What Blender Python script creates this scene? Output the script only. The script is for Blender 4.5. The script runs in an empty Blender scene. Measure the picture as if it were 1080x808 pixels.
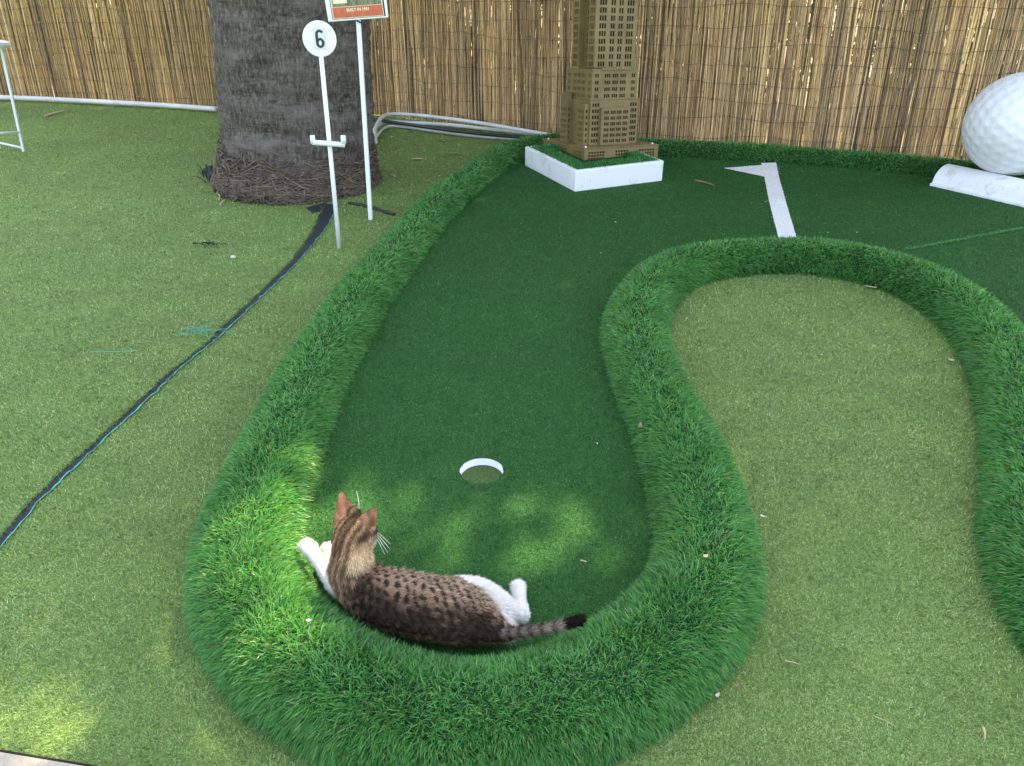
import bpy, bmesh, math, random
import numpy as np
from mathutils import Vector, Matrix, Quaternion
from mathutils.geometry import delaunay_2d_cdt

rng = np.random.default_rng(7)
random.seed(7)
R = math.radians
PI = math.pi
scene = bpy.context.scene
COL = scene.collection

# ------------------------------------------------------------------ survey helpers
CAM_H, PITCH, FPX, W0, H0 = 1.30, R(30), 780.0, 1080.0, 808.0
CP, SP = math.cos(PITCH), math.sin(PITCH)
TILT = R(6)                       # upright things lean this much off the sloping yard's normal
UP = Vector((0, math.sin(TILT), math.cos(TILT)))

def G(px, py, z=0.0):
    """ground-survey: where the line of sight meets height z"""
    u = (px - W0 / 2) / FPX; v = (H0 / 2 - py) / FPX
    d = Vector((u, CP + v * SP, v * CP - SP))
    t = (z - CAM_H) / d.z
    return Vector((d.x * t, d.y * t, z))

def proj(p):
    dz = p[2] - CAM_H
    dep = p[1] * CP - dz * SP
    return W0 / 2 + FPX * p[0] / dep, H0 / 2 - FPX * (p[1] * SP + dz * CP) / dep

def height_for(base, py):
    lo, hi = 0.0, 3.0
    for _ in range(50):
        m = (lo + hi) / 2
        if proj(base + UP * m)[1] > py: lo = m
        else: hi = m
    return lo

# ------------------------------------------------------------------ materials
MATS = {}
def new_mat(name):
    m = bpy.data.materials.new(name); m.use_nodes = True
    nt = m.node_tree; nt.nodes.clear()
    out = nt.nodes.new('ShaderNodeOutputMaterial')
    b = nt.nodes.new('ShaderNodeBsdfPrincipled')
    nt.links.new(b.outputs[0], out.inputs[0])
    MATS[name] = m
    return m, nt, b, out

def N(nt, t, **kw):
    n = nt.nodes.new(t)
    for k, v in kw.items():
        if k in n.inputs: n.inputs[k].default_value = v
        else: setattr(n, k, v)
    return n

def coords(nt, scale=(1, 1, 1)):
    tc = N(nt, 'ShaderNodeTexCoord'); mp = N(nt, 'ShaderNodeMapping')
    mp.inputs['Scale'].default_value = scale
    nt.links.new(tc.outputs['Object'], mp.inputs[0])
    return mp.outputs[0]

def noise(nt, vec, scale, detail=4, rough=.55):
    n = N(nt, 'ShaderNodeTexNoise'); n.inputs['Scale'].default_value = scale
    n.inputs['Detail'].default_value = detail; n.inputs['Roughness'].default_value = rough
    nt.links.new(vec, n.inputs['Vector'])
    return n.outputs['Fac']

def ramp(nt, fac, stops):
    r = N(nt, 'ShaderNodeValToRGB')
    el = r.color_ramp.elements
    while len(el) < len(stops): el.new(.5)
    for e, (p, c) in zip(el, stops):
        e.position = p; e.color = (*c, 1) if len(c) == 3 else c
    nt.links.new(fac, r.inputs[0])
    return r.outputs[0]

def mix(nt, fac, a, b, mode='MIX'):
    m = N(nt, 'ShaderNodeMix', data_type='RGBA', blend_type=mode)
    for sock, val in ((m.inputs[0], fac), (m.inputs[6], a), (m.inputs[7], b)):
        if hasattr(val, 'is_output'): nt.links.new(val, sock)
        else: sock.default_value = val if not isinstance(val, tuple) else (*val, 1)
    return m.outputs[2]

def bump(nt, b, h, strength=.3, dist=.01):
    n = N(nt, 'ShaderNodeBump'); n.inputs['Strength'].default_value = strength
    n.inputs['Distance'].default_value = dist
    nt.links.new(h, n.inputs['Height']); nt.links.new(n.outputs[0], b.inputs['Normal'])

def plain(name, col, rough=.5, var=.12, nscale=14, bstr=.08, spec=.5, metallic=0):
    m, nt, b, o = new_mat(name)
    v = coords(nt)
    n = noise(nt, v, nscale, 6, .65)
    c = ramp(nt, n, [(.3, tuple(x * (1 - var) for x in col)), (.7, tuple(min(1, x * (1 + var * .5)) for x in col))])
    nt.links.new(c, b.inputs['Base Color'])
    b.inputs['Roughness'].default_value = rough
    b.inputs['Specular IOR Level'].default_value = spec
    b.inputs['Metallic'].default_value = metallic
    bump(nt, b, noise(nt, v, nscale * 8, 4), bstr, .004)
    return m

def attr_mat(name, rough=.5, spec=.3, transl=.2, modulate=None, tint=(1.25, 1.2, .7)):
    """colour from the mesh's own 'col' attribute; some light passes through"""
    m, nt, b, o = new_mat(name)
    a = N(nt, 'ShaderNodeAttribute', attribute_name='col')
    c = a.outputs['Color']
    if modulate: c = modulate(nt, c)
    nt.links.new(c, b.inputs['Base Color'])
    b.inputs['Roughness'].default_value = rough
    b.inputs['Specular IOR Level'].default_value = spec
    if transl > 0:
        t = N(nt, 'ShaderNodeBsdfTranslucent')
        nt.links.new(mix(nt, 1.0, c, tint, 'MULTIPLY'), t.inputs[0])
        mx = N(nt, 'ShaderNodeMixShader'); mx.inputs[0].default_value = transl
        nt.links.new(b.outputs[0], mx.inputs[1]); nt.links.new(t.outputs[0], mx.inputs[2])
        nt.links.new(mx.outputs[0], o.inputs[0])
    return m

PALE_A, PALE_B = (.18, .28, .075), (.30, .40, .13)
GREEN_A, GREEN_B = (.027, .105, .024), (.056, .185, .043)

def turf_mat(name, c0, c1, fine, big, olive):
    m, nt, b, o = new_mat(name)
    v = coords(nt)
    n1 = noise(nt, v, fine, 3, .7)
    n2 = noise(nt, v, big, 3)
    n3 = noise(nt, v, fine * .3, 2)
    c = ramp(nt, n1, [(.32, tuple(x * .45 for x in c0)), (.5, c0), (.68, c1)])
    c = mix(nt, ramp(nt, n2, [(.42, (0, 0, 0)), (.62, (.45, .45, .45))]), c, olive)
    nt.links.new(c, b.inputs['Base Color'])
    b.inputs['Roughness'].default_value = .8; b.inputs['Specular IOR Level'].default_value = .15
    bump(nt, b, mix(nt, .4, n1, n3), .8, .008)
    return m
turf_mat('pale_turf', PALE_A, PALE_B, 260, 1.3, (.17, .19, .07))
turf_mat('dark_turf', GREEN_A, GREEN_B, 330, 2.0, (.030, .085, .026))
turf_mat('cup_turf', (.070, .125, .035), (.13, .20, .06), 200, 20, (.08, .12, .035))
turf_mat('backing', (.012, .05, .015), (.03, .10, .03), 90, 2, (.02, .05, .015))
def blade_mod(nt, c):
    n = noise(nt, coords(nt), 5, 3)
    return mix(nt, 1.0, c, ramp(nt, n, [(.35, (.82, .86, .8)), (.65, (1.1, 1.08, 1.05))]), 'MULTIPLY')
attr_mat('turf_fibre', .55, .22, .3, blade_mod)
attr_mat('grass_blade', .36, .5, .42, blade_mod)
attr_mat('leaf', .5, .3, .25)
attr_mat('frond_leaf', .5, .3, .15)
plain('white_paint', (.80, .81, .82), .42, .07, 9, .05)
def worn(name, base, stain, sc, lo, hi, rough):
    m, nt, b, o = new_mat(name)
    v = coords(nt)
    c = ramp(nt, noise(nt, v, sc, 7, .72), [(lo, stain), (hi, base)])
    c = mix(nt, ramp(nt, noise(nt, v, sc * 9, 3, .6), [(.66, (0, 0, 0)), (.74, (.5, .5, .5))]), c, tuple(x * .7 for x in stain))
    nt.links.new(c, b.inputs['Base Color']); b.inputs['Roughness'].default_value = rough
    bump(nt, b, noise(nt, v, 60, 5), .35, .004)
worn('white_wall', (.82, .825, .83), (.50, .50, .45), 6, .30, .46, .6)
plain('white_pvc', (.68, .67, .64), .45, .22, 6, .06)
plain('white_line', (.86, .86, .86), .8, .08, 120, .5)
worn('ball_paint', (.82, .83, .84), (.68, .69, .67), 4, .26, .44, .4)
plain('black_hose', (.018, .02, .022), .45, .2, 10, .05)
plain('black_tape', (.014, .018, .028), .75, .5, 80, .5)
plain('turquoise', (.10, .47, .37), .7, .35, 60, .05)
plain('concrete', (.50, .42, .32), .9, .3, 60, .5)
plain('dry_earth', (.20, .145, .07), .95, .25, 3, .4)
plain('wire', (.05, .042, .035), .7, .3, 30, .05)
plain('root', (.165, .122, .090), .9, .55, 25, .5)
plain('pale_root', (.26, .19, .125), .9, .4, 25, .3)
plain('bark_limb', (.09, .07, .055), .9, .3, 12, .6)
plain('rachis', (.16, .17, .06), .6, .2, 12, .1)
plain('olive_metal', (.205, .148, .054), .46, .30, 9, .10, .45)
plain('plate', (.62, .64, .66), .4, .05, 20, .02)
plain('ink', (.012, .013, .015), .5, .1, 20, .02)
plain('orange_band', (.56, .125, .045), .5, .3, 40, .02)
plain('cream', (.80, .72, .50), .5, .08, 30, .02)
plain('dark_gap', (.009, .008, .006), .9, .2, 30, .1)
plain('cup_white', (.82, .83, .84), .45, .05, 12, .05)
plain('dry_leaf', (.30, .20, .12), .8, .4, 40, .3)
plain('straw', (.52, .42, .26), .8, .25, 30, .2)
plain('petal', (.62, .59, .50), .7, .12, 30, .1)
plain('yellow_petal', (.66, .50, .22), .7, .2, 30, .1)
plain('whisker', (.85, .85, .83), .4, .02, 10, 0)
plain('nose_pink', (.45, .2, .17), .5, .1, 30, .05)
plain('bolt_white', (.85, .86, .86), .3, .03, 30, 0)
plain('eye_green', (.25, .30, .08), .1, .2, 60, 0)

# reed
def reed_mod(nt, c):
    v = coords(nt, (55, 55, 7))
    n = noise(nt, v, 1.0, 4, .6)
    c = mix(nt, 1.0, c, ramp(nt, n, [(.28, (.70, .66, .60)), (.5, (1.0, 1.0, 1.0)), (.72, (1.25, 1.22, 1.12))]), 'MULTIPLY')
    v2 = coords(nt, (70, 70, 28))
    n2 = noise(nt, v2, 1.0, 2)
    c = mix(nt, ramp(nt, n2, [(.64, (0, 0, 0)), (.70, (.85, .85, .85))]), c, (.58, .46, .25))
    n3 = noise(nt, coords(nt, (60, 60, 40)), 1.0, 2)
    c = mix(nt, ramp(nt, n3, [(.30, (.8, .8, .8)), (.35, (0, 0, 0))]), c, (.05, .036, .025))
    return c
attr_mat('reed', .8, .08, .10, reed_mod, (1.2, 1.1, .8))

# palm bark
m, nt, b, o = new_mat('palm_bark')
v = coords(nt, (1, 1, 1))
fib = noise(nt, coords(nt, (70, 70, 17)), 1.0, 6, .8)
rng_n = noise(nt, coords(nt, (4.5, 4.5, 52)), 1.0, 6, .7)
lat = noise(nt, coords(nt, (2.6, 2.6, 7)), 1.0, 6, .72)
pit = noise(nt, coords(nt, (9, 9, 14)), 1.0, 3, .6)
c = ramp(nt, fib, [(.30, (.024, .019, .015)), (.43, (.085, .070, .058)), (.56, (.165, .143, .124)), (.70, (.34, .305, .27))])
c = mix(nt, ramp(nt, rng_n, [(.34, (.6, .6, .6)), (.48, (0, 0, 0))]), c, (.032, .027, .024))
c = mix(nt, ramp(nt, lat, [(.48, (0, 0, 0)), (.66, (.62, .62, .62))]), c, (.27, .245, .22))
c = mix(nt, ramp(nt, lat, [(.32, (.6, .6, .6)), (.44, (0, 0, 0))]), c, (.040, .032, .027))
c = mix(nt, ramp(nt, pit, [(.28, (.6, .6, .6)), (.38, (0, 0, 0))]), c, (.018, .015, .013))
nt.links.new(c, b.inputs['Base Color']); b.inputs['Roughness'].default_value = .95
b.inputs['Specular IOR Level'].default_value = .1
bump(nt, b, mix(nt, .5, fib, rng_n), 1.0, .03)

# poster picture: dark mottled scene of greens, ochres and reds
m, nt, b, o = new_mat('poster_print')
n = noise(nt, coords(nt, (60, 1, 18)), 1, 3, .7)
n2 = noise(nt, coords(nt, (40, 1, 55)), 1, 2)
c = ramp(nt, n, [(.30, (.012, .022, .012)), (.45, (.06, .10, .045)), (.55, (.24, .24, .11)), (.66, (.045, .05, .02)), (.78, (.42, .33, .14))])
c = mix(nt, ramp(nt, n2, [(.60, (0, 0, 0)), (.66, (.8, .8, .8))]), c, (.30, .07, .03))
nt.links.new(c, b.inputs['Base Color']); b.inputs['Roughness'].default_value = .35

# fur
attr_mat('fur', .75, .06, .10, None, (1.1, .95, .8))
attr_mat('cat_skin', .85, .03, .06, None, (1.2, .8, .6))

# ------------------------------------------------------------------ object helpers
def link(name, me, parent=None):
    o = bpy.data.objects.new(name, me); COL.objects.link(o)
    if parent: o.parent = parent
    return o

def tag(o, label=None, cat=None, group=None, kind=None):
    if label: o['label'] = label
    if cat: o['category'] = cat
    if group: o['group'] = group
    if kind: o['kind'] = kind
    return o

def thing(name, label, cat, loc, rz=0.0, tilt=True, group=None):
    o = bpy.data.objects.new(name, None); COL.objects.link(o)
    o.empty_display_size = .1
    M = Matrix.Rotation(rz, 4, 'Z')
    if tilt: M = Matrix.Rotation(-TILT, 4, 'X') @ M
    o.rotation_euler = M.to_euler(); o.location = loc
    return tag(o, label, cat, group)

class MB:
    def __init__(s): s.v, s.f, s.m = [], [], []
    def add(s, vs, fs, mi=0):
        k = len(s.v); s.v += [tuple(p) for p in vs]
        s.f += [tuple(i + k for i in f) for f in fs]; s.m += [mi] * len(fs); return s
    def box(s, x0, x1, y0, y1, z0, z1, M=None, mi=0):
        vs = [Vector((x, y, z)) for z in (z0, z1) for y in (y0, y1) for x in (x0, x1)]
        if M: vs = [M @ p for p in vs]
        return s.add(vs, [(0, 2, 3, 1), (4, 5, 7, 6), (0, 1, 5, 4), (2, 6, 7, 3), (0, 4, 6, 2), (1, 3, 7, 5)], mi)
    def tube(s, pts, rad, n=10, caps=True, mi=0):
        pts = [Vector(p) for p in pts]
        rad = rad if isinstance(rad, (list, tuple)) else [rad] * len(pts)
        vs, fs = [], []; ref = None
        for i, p in enumerate(pts):
            t = (pts[min(i + 1, len(pts) - 1)] - pts[max(i - 1, 0)]).normalized()
            if ref is None: ref = t.orthogonal().normalized()
            ref = (ref - t * ref.dot(t)).normalized(); bt = t.cross(ref)
            for k in range(n):
                a = 2 * PI * k / n
                vs.append(p + (ref * math.cos(a) + bt * math.sin(a)) * rad[i])
        for i in range(len(pts) - 1):
            for k in range(n):
                a = i * n + k; c = i * n + (k + 1) % n
                fs.append((a, c, c + n, a + n))
        if caps:
            fs.append(tuple(reversed(range(n)))); fs.append(tuple(range((len(pts) - 1) * n, len(pts) * n)))
        return s.add(vs, fs, mi)
    def lathe(s, prof, n=48, M=None, mi=0):
        vs, fs = [], []
        for r, z in prof:
            for k in range(n):
                a = 2 * PI * k / n; p = Vector((r * math.cos(a), r * math.sin(a), z))
                vs.append(M @ p if M else p)
        for i in range(len(prof) - 1):
            for k in range(n):
                a = i * n + k; c = i * n + (k + 1) % n
                fs.append((a, c, c + n, a + n))
        fs.append(tuple(reversed(range(n)))); fs.append(tuple(range((len(prof) - 1) * n, len(prof) * n)))
        return s.add(vs, fs, mi)
    def build(s, name, mats, parent=None, smooth=False, bevel=0):
        me = bpy.data.meshes.new(name); me.from_pydata(s.v, [], s.f)
        if name in ('side_wing', 'lower_block', 'middle_block', 'shaft', 'plinth'):
            bm_ = bmesh.new(); bm_.from_mesh(me); bmesh.ops.remove_doubles(bm_, verts=bm_.verts, dist=1e-4); bm_.to_mesh(me); bm_.free()
            s.f = [0] * len(me.polygons); s.m = [0] * len(s.f)
        for mt in (mats if isinstance(mats, (list, tuple)) else [mats]): me.materials.append(MATS[mt])
        me.polygons.foreach_set('material_index', s.m)
        if smooth: me.polygons.foreach_set('use_smooth', [True] * len(s.f))
        me.update()
        o = link(name, me, parent)
        if bevel:
            bv = o.modifiers.new('bevel', 'BEVEL'); bv.width = bevel; bv.segments = 3; bv.limit_method = 'ANGLE'
        return o

def np_mesh(name, verts, tri=None, quad=None, cols=None, mats=(), mi_tri=0, mi_quad=0, smooth=False):
    """large mesh straight from arrays"""
    me = bpy.data.meshes.new(name)
    tri = np.zeros((0, 3), np.int32) if tri is None else tri
    quad = np.zeros((0, 4), np.int32) if quad is None else quad
    me.vertices.add(len(verts)); me.vertices.foreach_set('co', np.ascontiguousarray(verts, np.float32).ravel())
    loops = np.concatenate([quad.ravel(), tri.ravel()]).astype(np.int32)
    me.loops.add(len(loops)); me.loops.foreach_set('vertex_index', loops)
    nq, ntr = len(quad), len(tri)
    me.polygons.add(nq + ntr)
    st = np.concatenate([np.arange(nq) * 4, nq * 4 + np.arange(ntr) * 3]).astype(np.int32)
    me.polygons.foreach_set('loop_start', st)
    for mt in mats: me.materials.append(MATS[mt])
    mi = np.concatenate([np.broadcast_to(mi_quad, nq), np.broadcast_to(mi_tri, ntr)]).astype(np.int32)
    me.polygons.foreach_set('material_index', mi)
    if smooth: me.polygons.foreach_set('use_smooth', np.ones(nq + ntr, bool))
    me.update(calc_edges=True)
    if cols is not None:
        a = me.attributes.new('col', 'FLOAT_COLOR', 'POINT')
        a.data.foreach_set('color', np.concatenate([cols, np.ones((len(cols), 1))], 1).astype(np.float32).ravel())
    return me

def spline(pts, n, closed=False):
    """Catmull-Rom through pts, n samples evenly spaced by length"""
    P = np.array([list(p) for p in pts], float)
    Q = np.vstack([2 * P[0] - P[1], P, 2 * P[-1] - P[-2]])
    out = []
    for i in range(1, len(Q) - 2):
        t = np.linspace(0, 1, 24, endpoint=False)[:, None]
        a, b_, c_, d = Q[i - 1], Q[i], Q[i + 1], Q[i + 2]
        out.append(.5 * ((2 * b_) + (-a + c_) * t + (2 * a - 5 * b_ + 4 * c_ - d) * t ** 2 + (-a + 3 * b_ - 3 * c_ + d) * t ** 3))
    C = np.vstack(out + [P[-1:]])
    s = np.concatenate([[0], np.cumsum(np.linalg.norm(np.diff(C, axis=0), axis=1))])
    u = np.linspace(0, s[-1], n)
    return np.stack([np.interp(u, s, C[:, k]) for k in range(C.shape[1])], 1)

def inside(poly, pts):
    x, y = pts[:, 0], pts[:, 1]; res = np.zeros(len(pts), bool)
    n = len(poly)
    for i in range(n):
        x0, y0 = poly[i]; x1, y1 = poly[(i + 1) % n]
        if y0 == y1: continue
        c = ((y0 > y) != (y1 > y)) & (x < (x1 - x0) * (y - y0) / (y1 - y0) + x0)
        res ^= c
    return res

def unit(a): return a / np.maximum(np.linalg.norm(a, axis=-1, keepdims=True), 1e-9)

def blades5(root, d, L, w, droop, side=None):
    """curved tapering blades: 5 verts, one quad and one triangle each"""
    n = len(root)
    if side is None:
        r = rng.normal(size=(n, 3)); side = unit(np.cross(d, r))
    L = L[:, None]; w = w[:, None]
    g = np.array([0, 0, -1.0])[None] * droop[:, None]
    mid = root + d * L * .55 + g * L * .28
    tip = root + d * L * .95 + g * L * .95
    V = np.stack([root - side * w * .5, root + side * w * .5, mid + side * w * .42, mid - side * w * .42, tip], 1).reshape(-1, 3)
    k = (np.arange(n) * 5)[:, None]
    return V, k + np.array([[2, 3, 4]])[:, [1, 0, 2]], k + np.array([[0, 1, 2, 3]])

# ------------------------------------------------------------------ grass border path
ZG = .030                                          # height of the putting green above the yard
pairs = [((500, 168), (553, 180)), ((440, 215), (502, 220)), ((388, 268), (458, 272)), ((335, 330), (418, 335)),
         ((299, 381), (388, 390)), ((265, 438), (362, 452)), ((232, 500), (343, 515)), ((206, 560), (330, 575)),
         ((195, 615), (330, 625)), ((212, 680), (352, 662)), ((262, 745), (392, 688)), ((350, 803), (440, 702)),
         ((470, 842), (495, 706)), ((600, 822), (555, 697)), ((700, 776), (612, 672)), ((768, 720), (653, 640)),
         ((803, 655), (677, 606)), ((803, 585), (684, 565)), ((782, 520), (678, 515)), ((752, 458), (660, 463)),
         ((725, 405), (640, 412)), ((711, 352), (628, 352))]
path = [(4.3, 3.55), (3.75, 4.12), (3.25, 4.68), (2.80, 5.08), (2.25, 5.34), (1.65, 5.50), (1.13, 5.64), (.62, 5.80), (.20, 5.72)]
HW = .145
for a, c in pairs:
    p = (G(*a, 0) + G(*c, ZG)) / 2; path.append((p.x, p.y))
# the far arch: only the near foot shows, so the middle lies half a width behind it
arch = [((720, 322), (-.80, .60)), ((752, 299), (-.45, .9)), ((795, 292), (-.18, .98)), ((835, 291), (0, 1)), ((890, 297), (.22, .97)),
        ((940, 313), (.42, .9)), ((982, 341), (.68, .73)), ((1007, 374), (.86, .5)), ((1021, 415), (.95, .3)),
        ((1027, 462), (1, .08)), ((1025, 512), (1, 0)), ((1022, 560), (1, -.02)), ((1031, 602), (.93, .3)), ((1051, 654), (.85, .5)), ((1082, 700), (.8, .6))]
EDG = np.array([list(G(*q, 0).xy) for q, _ in arch] + [[1.07, .72]])
ed_t = unit(np.gradient(EDG, axis=0))
for (ex, ey), (tx, ty) in zip(EDG, ed_t):
    path.append((ex - ty * HW, ey + tx * HW))
path += [(1.16, .38)]
CTR = spline(path, 640)
dC = unit(np.gradient(CTR, axis=0))
for _ in range(6):                                   # even out small kinks
    CTR[1:-1] = (CTR[:-2] + 2 * CTR[1:-1] + CTR[2:]) / 4
dC = unit(np.gradient(CTR, axis=0)); NC = np.stack([-dC[:, 1], dC[:, 0]], 1)
seg = np.linalg.norm(np.diff(CTR, axis=0), axis=1)

# core of the border: a rounded foam berm
A_, H_ = .114, .116
ph = np.linspace(-PI / 2, PI / 2, 15)
def dome(phi): return np.sign(np.sin(phi)) * np.abs(np.sin(phi)) ** .8 * A_, np.abs(np.cos(phi)) ** .75 * H_
ox, oz = dome(ph)
wob = 1 + .05 * np.sin(np.arange(len(CTR)) * .11) + .03 * np.sin(np.arange(len(CTR)) * .041)
Vc = np.zeros((len(CTR), 15, 3)); Vc[:, :, :2] = CTR[:, None] + NC[:, None] * (ox * 1)[None, :, None]
Vc[:, :, 2] = oz[None] * wob[:, None] + .002
nc = len(CTR)
ii, jj = np.meshgrid(np.arange(nc - 1), np.arange(14), indexing='ij')
base = (ii * 15 + jj).ravel()
quad_core = np.stack([base, base + 1, base + 16, base + 15], 1)
core_v = Vc.reshape(-1, 3)

# blades
def border_blades(n):
    mid = (CTR[:-1] + CTR[1:]) / 2
    dist = np.hypot(mid[:, 0], np.hypot(mid[:, 1], 1.15))
    wgt = seg / np.clip(dist, 1.2, 9) ** 1.35
    idx = rng.choice(len(mid), n, p=wgt / wgt.sum()); f = rng.random(n)[:, None]
    c = CTR[idx] * (1 - f) + CTR[idx + 1] * f; nn = NC[idx]; tt = dC[idx]
    phi = (rng.random(n) - .5) * PI * 1.02
    x, z = dome(phi); z = z * wob[idx]
    root = np.concatenate([c + nn * x[:, None], z[:, None]], 1)
    nx = np.sin(phi); nz = np.cos(phi)
    nrm = np.concatenate([nn * nx[:, None], nz[:, None]], 1)
    t3 = np.concatenate([tt, np.zeros((n, 1))], 1); n3 = np.concatenate([nn, np.zeros((n, 1))], 1)
    # clumps lie over together: slow pattern of lean along and across the strip
    s = np.cumsum(np.concatenate([[0], seg]))[idx]
    lean_t = .24 * np.sin(s * 21 + 3 * np.sin(phi * 2.3) + 2 * np.sin(s * 7.3)) + .20 * np.sin(s * 53 + phi * 5)
    lean_n = .70 * np.sin(phi) + .24 * np.sin(s * 33 + phi * 4 + 1.7)
    d = unit(nrm * .62 + t3 * (lean_t + rng.normal(0, .46, n))[:, None] + n3 * (lean_n + rng.normal(0, .42, n))[:, None] + rng.normal(0, .24, (n, 3)))
    far = np.clip(dist[idx] / 1.7, .85, 3)
    L = rng.uniform(.023, .043, n) * (1 + .14 * np.sin(s * 6.1 + 2 * np.sin(s * 2.3) + phi)); w = rng.uniform(.0016, .0028, n) * far ** .62
    dr = rng.uniform(.05, .5, n)
    # keep tips above the ground
    V, T, Q = blades5(root - nrm * .004, d, L, w, dr)
    V[:, 2] = np.maximum(V[:, 2], .004)
    k = rng.random((n, 1)); 
    g1, g2, g3 = np.array([.060, .250, .055]), np.array([.135, .395, .112]), np.array([.235, .460, .150])
    cl = g1 * (1 - k) + g2 * k
    hi = rng.random(n) < .24; cl[hi] = g3 * rng.uniform(.75, 1.1, (hi.sum(), 1))
    dk = rng.random(n) < .10; cl[dk] = np.array([.012, .075, .022])
    st = rng.random(n) < .012; cl[st] = np.array([.20, .19, .08])
    return V, T, Q, np.repeat(cl, 5, 0)
V, T, Q, Cb = border_blades(380000)
k0 = len(core_v)
me = np_mesh('grass_border', np.vstack([core_v, V]), T + k0, np.vstack([quad_core, Q + k0]),
             np.vstack([np.tile([[.02, .07, .02]], (k0, 1)), Cb]), ('backing', 'grass_blade'), 1,
             np.concatenate([np.zeros(len(quad_core)), np.ones(len(Q))]))
tag(link('grass_border', me), 'long-pile green artificial grass border winding round the dark putting green', 'border')

# ------------------------------------------------------------------ ground sheets
# yard: one sheet to the horizon
MB().add([(-400, -400, 0), (400, -400, 0), (400, 400, 0), (-400, 400, 0)], [(0, 1, 2, 3)]).build('ground', 'pale_turf')['kind'] = 'structure'

GREEN_POLY = np.vstack([CTR, [[4.6, .6], [5.2, 2.0]]])[::2]
HOLE = G(508, 496, ZG); HR = .0625
gp = [Vector(p) for p in GREEN_POLY]; ng = len(gp)
hp = [Vector((HOLE.x + HR * math.cos(2 * PI * k / 48), HOLE.y + HR * math.sin(2 * PI * k / 48))) for k in range(48)]
vv, _, ff, *_r = delaunay_2d_cdt(gp + hp, [(ng + k, ng + (k + 1) % 48) for k in range(48)], [list(range(ng))], 1, 1e-5)
ff = [f for f in ff if (sum((vv[i] for i in f), Vector((0, 0))) / len(f) - Vector((HOLE.x, HOLE.y))).length > HR * .97
      or not all((vv[i] - Vector((HOLE.x, HOLE.y))).length < HR * 1.02 for i in f)]
mb = MB(); mb.add([(p.x, p.y, ZG) for p in vv], ff)
go = mb.build('putting_green', 'dark_turf'); go['kind'] = 'structure'

# short pile on both turfs, denser in the foreground
n = 1120000
r = np.exp(rng.uniform(math.log(.62), math.log(9.2), n)); th = rng.uniform(-R(57), R(57), n)
P2 = np.stack([r * np.sin(th), r * np.cos(th)], 1)
P2 = P2[(P2[:, 1] > .42)]
isg = inside(GREEN_POLY, P2)
def dist_path(P):
    out = np.full(len(P), 9.0); C = CTR[::4]
    for s in range(0, len(P), 40000):
        q = P[s:s + 40000]
        out[s:s + 40000] = np.sqrt(((q[:, None] - C[None]) ** 2).sum(-1)).min(1)
    return out
dp = dist_path(P2)
keep = dp > .085
P2, isg = P2[keep], isg[keep]
# fence line (feet of the reeds)
FL = [(-10.5, 9.30), (-6.6, 8.50), (-5.3, 8.16), (-4.1, 7.9), (-2.95, 7.66), (-1.75, 7.46)]
FR = [(-1.75, 7.44), (-1.15, 7.22), (-.5, 6.84), (.16, 6.46), (1.0, 6.08), (1.75, 5.86), (2.6, 5.66), (3.4, 5.50), (4.4, 5.32), (5.6, 5.1)]
fl = np.array(FL + FR[1:]); P2y = np.interp(P2[:, 0], fl[:, 0], fl[:, 1])
keep = P2[:, 1] < P2y - .05; P2, isg = P2[keep], isg[keep]
# concrete edge in the near left corner
E0, E1 = G(0, 797), G(72, 809); ed = (E1 - E0).normalized(); en = Vector((ed.y, -ed.x, 0))
if en.y > 0: en = -en
keep = ((P2[:, 0] - E0.x) * en.x + (P2[:, 1] - E0.y) * en.y) < -.012
P2, isg = P2[keep], isg[keep]
# seam where two pieces of turf meet
seam_c = [(349, 216), (345, 226), (336, 244), (318, 268), (304, 284), (272, 315), (241, 344), (214, 369), (186, 391), (150, 425), (111, 461), (78, 492), (44, 524), (14, 558), (-30, 610)]
seam_w = [13, 13, 11, 8, 7, 6, 7, 5, 6, 8, 6, 9, 8, 9, 9]
sc = np.array([[*G(*p).xy] for p in seam_c])
sw = np.array([(G(x + w / 2, y) - G(x - w / 2, y)).length for (x, y), w in zip(seam_c, seam_w)]) * 1.08
SC = spline([(*p, w) for p, w in zip(sc, sw)], 160)
SC[:, 0] += .003 * np.sin(np.arange(160) * .9) * np.sin(np.arange(160) * .23)
ds = np.full(len(P2), 9.0)
near = (P2[:, 0] < -.4)
q = P2[near]; dd = np.sqrt(((q[:, None] - SC[None, :, :2]) ** 2).sum(-1)) - SC[None, :, 2] * .5
ds[near] = dd.min(1)
keep = ds > 0; P2, isg = P2[keep], isg[keep]
hd = np.hypot(P2[:, 0] - HOLE.x, P2[:, 1] - HOLE.y)
keep = ~(isg & (hd < HR + .001)); P2, isg = P2[keep], isg[keep]
# white painted turf line on the green
line_px = [(763, 178), (804, 174.8), (802.5, 172.6), (818.5, 172.4), (821.5, 188), (828.5, 213), (840, 252), (821, 252), (811, 213), (806, 187)]
LINE = np.array([[*G(*p, ZG).xy] for p in line_px])
onl = inside(LINE, P2)

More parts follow.
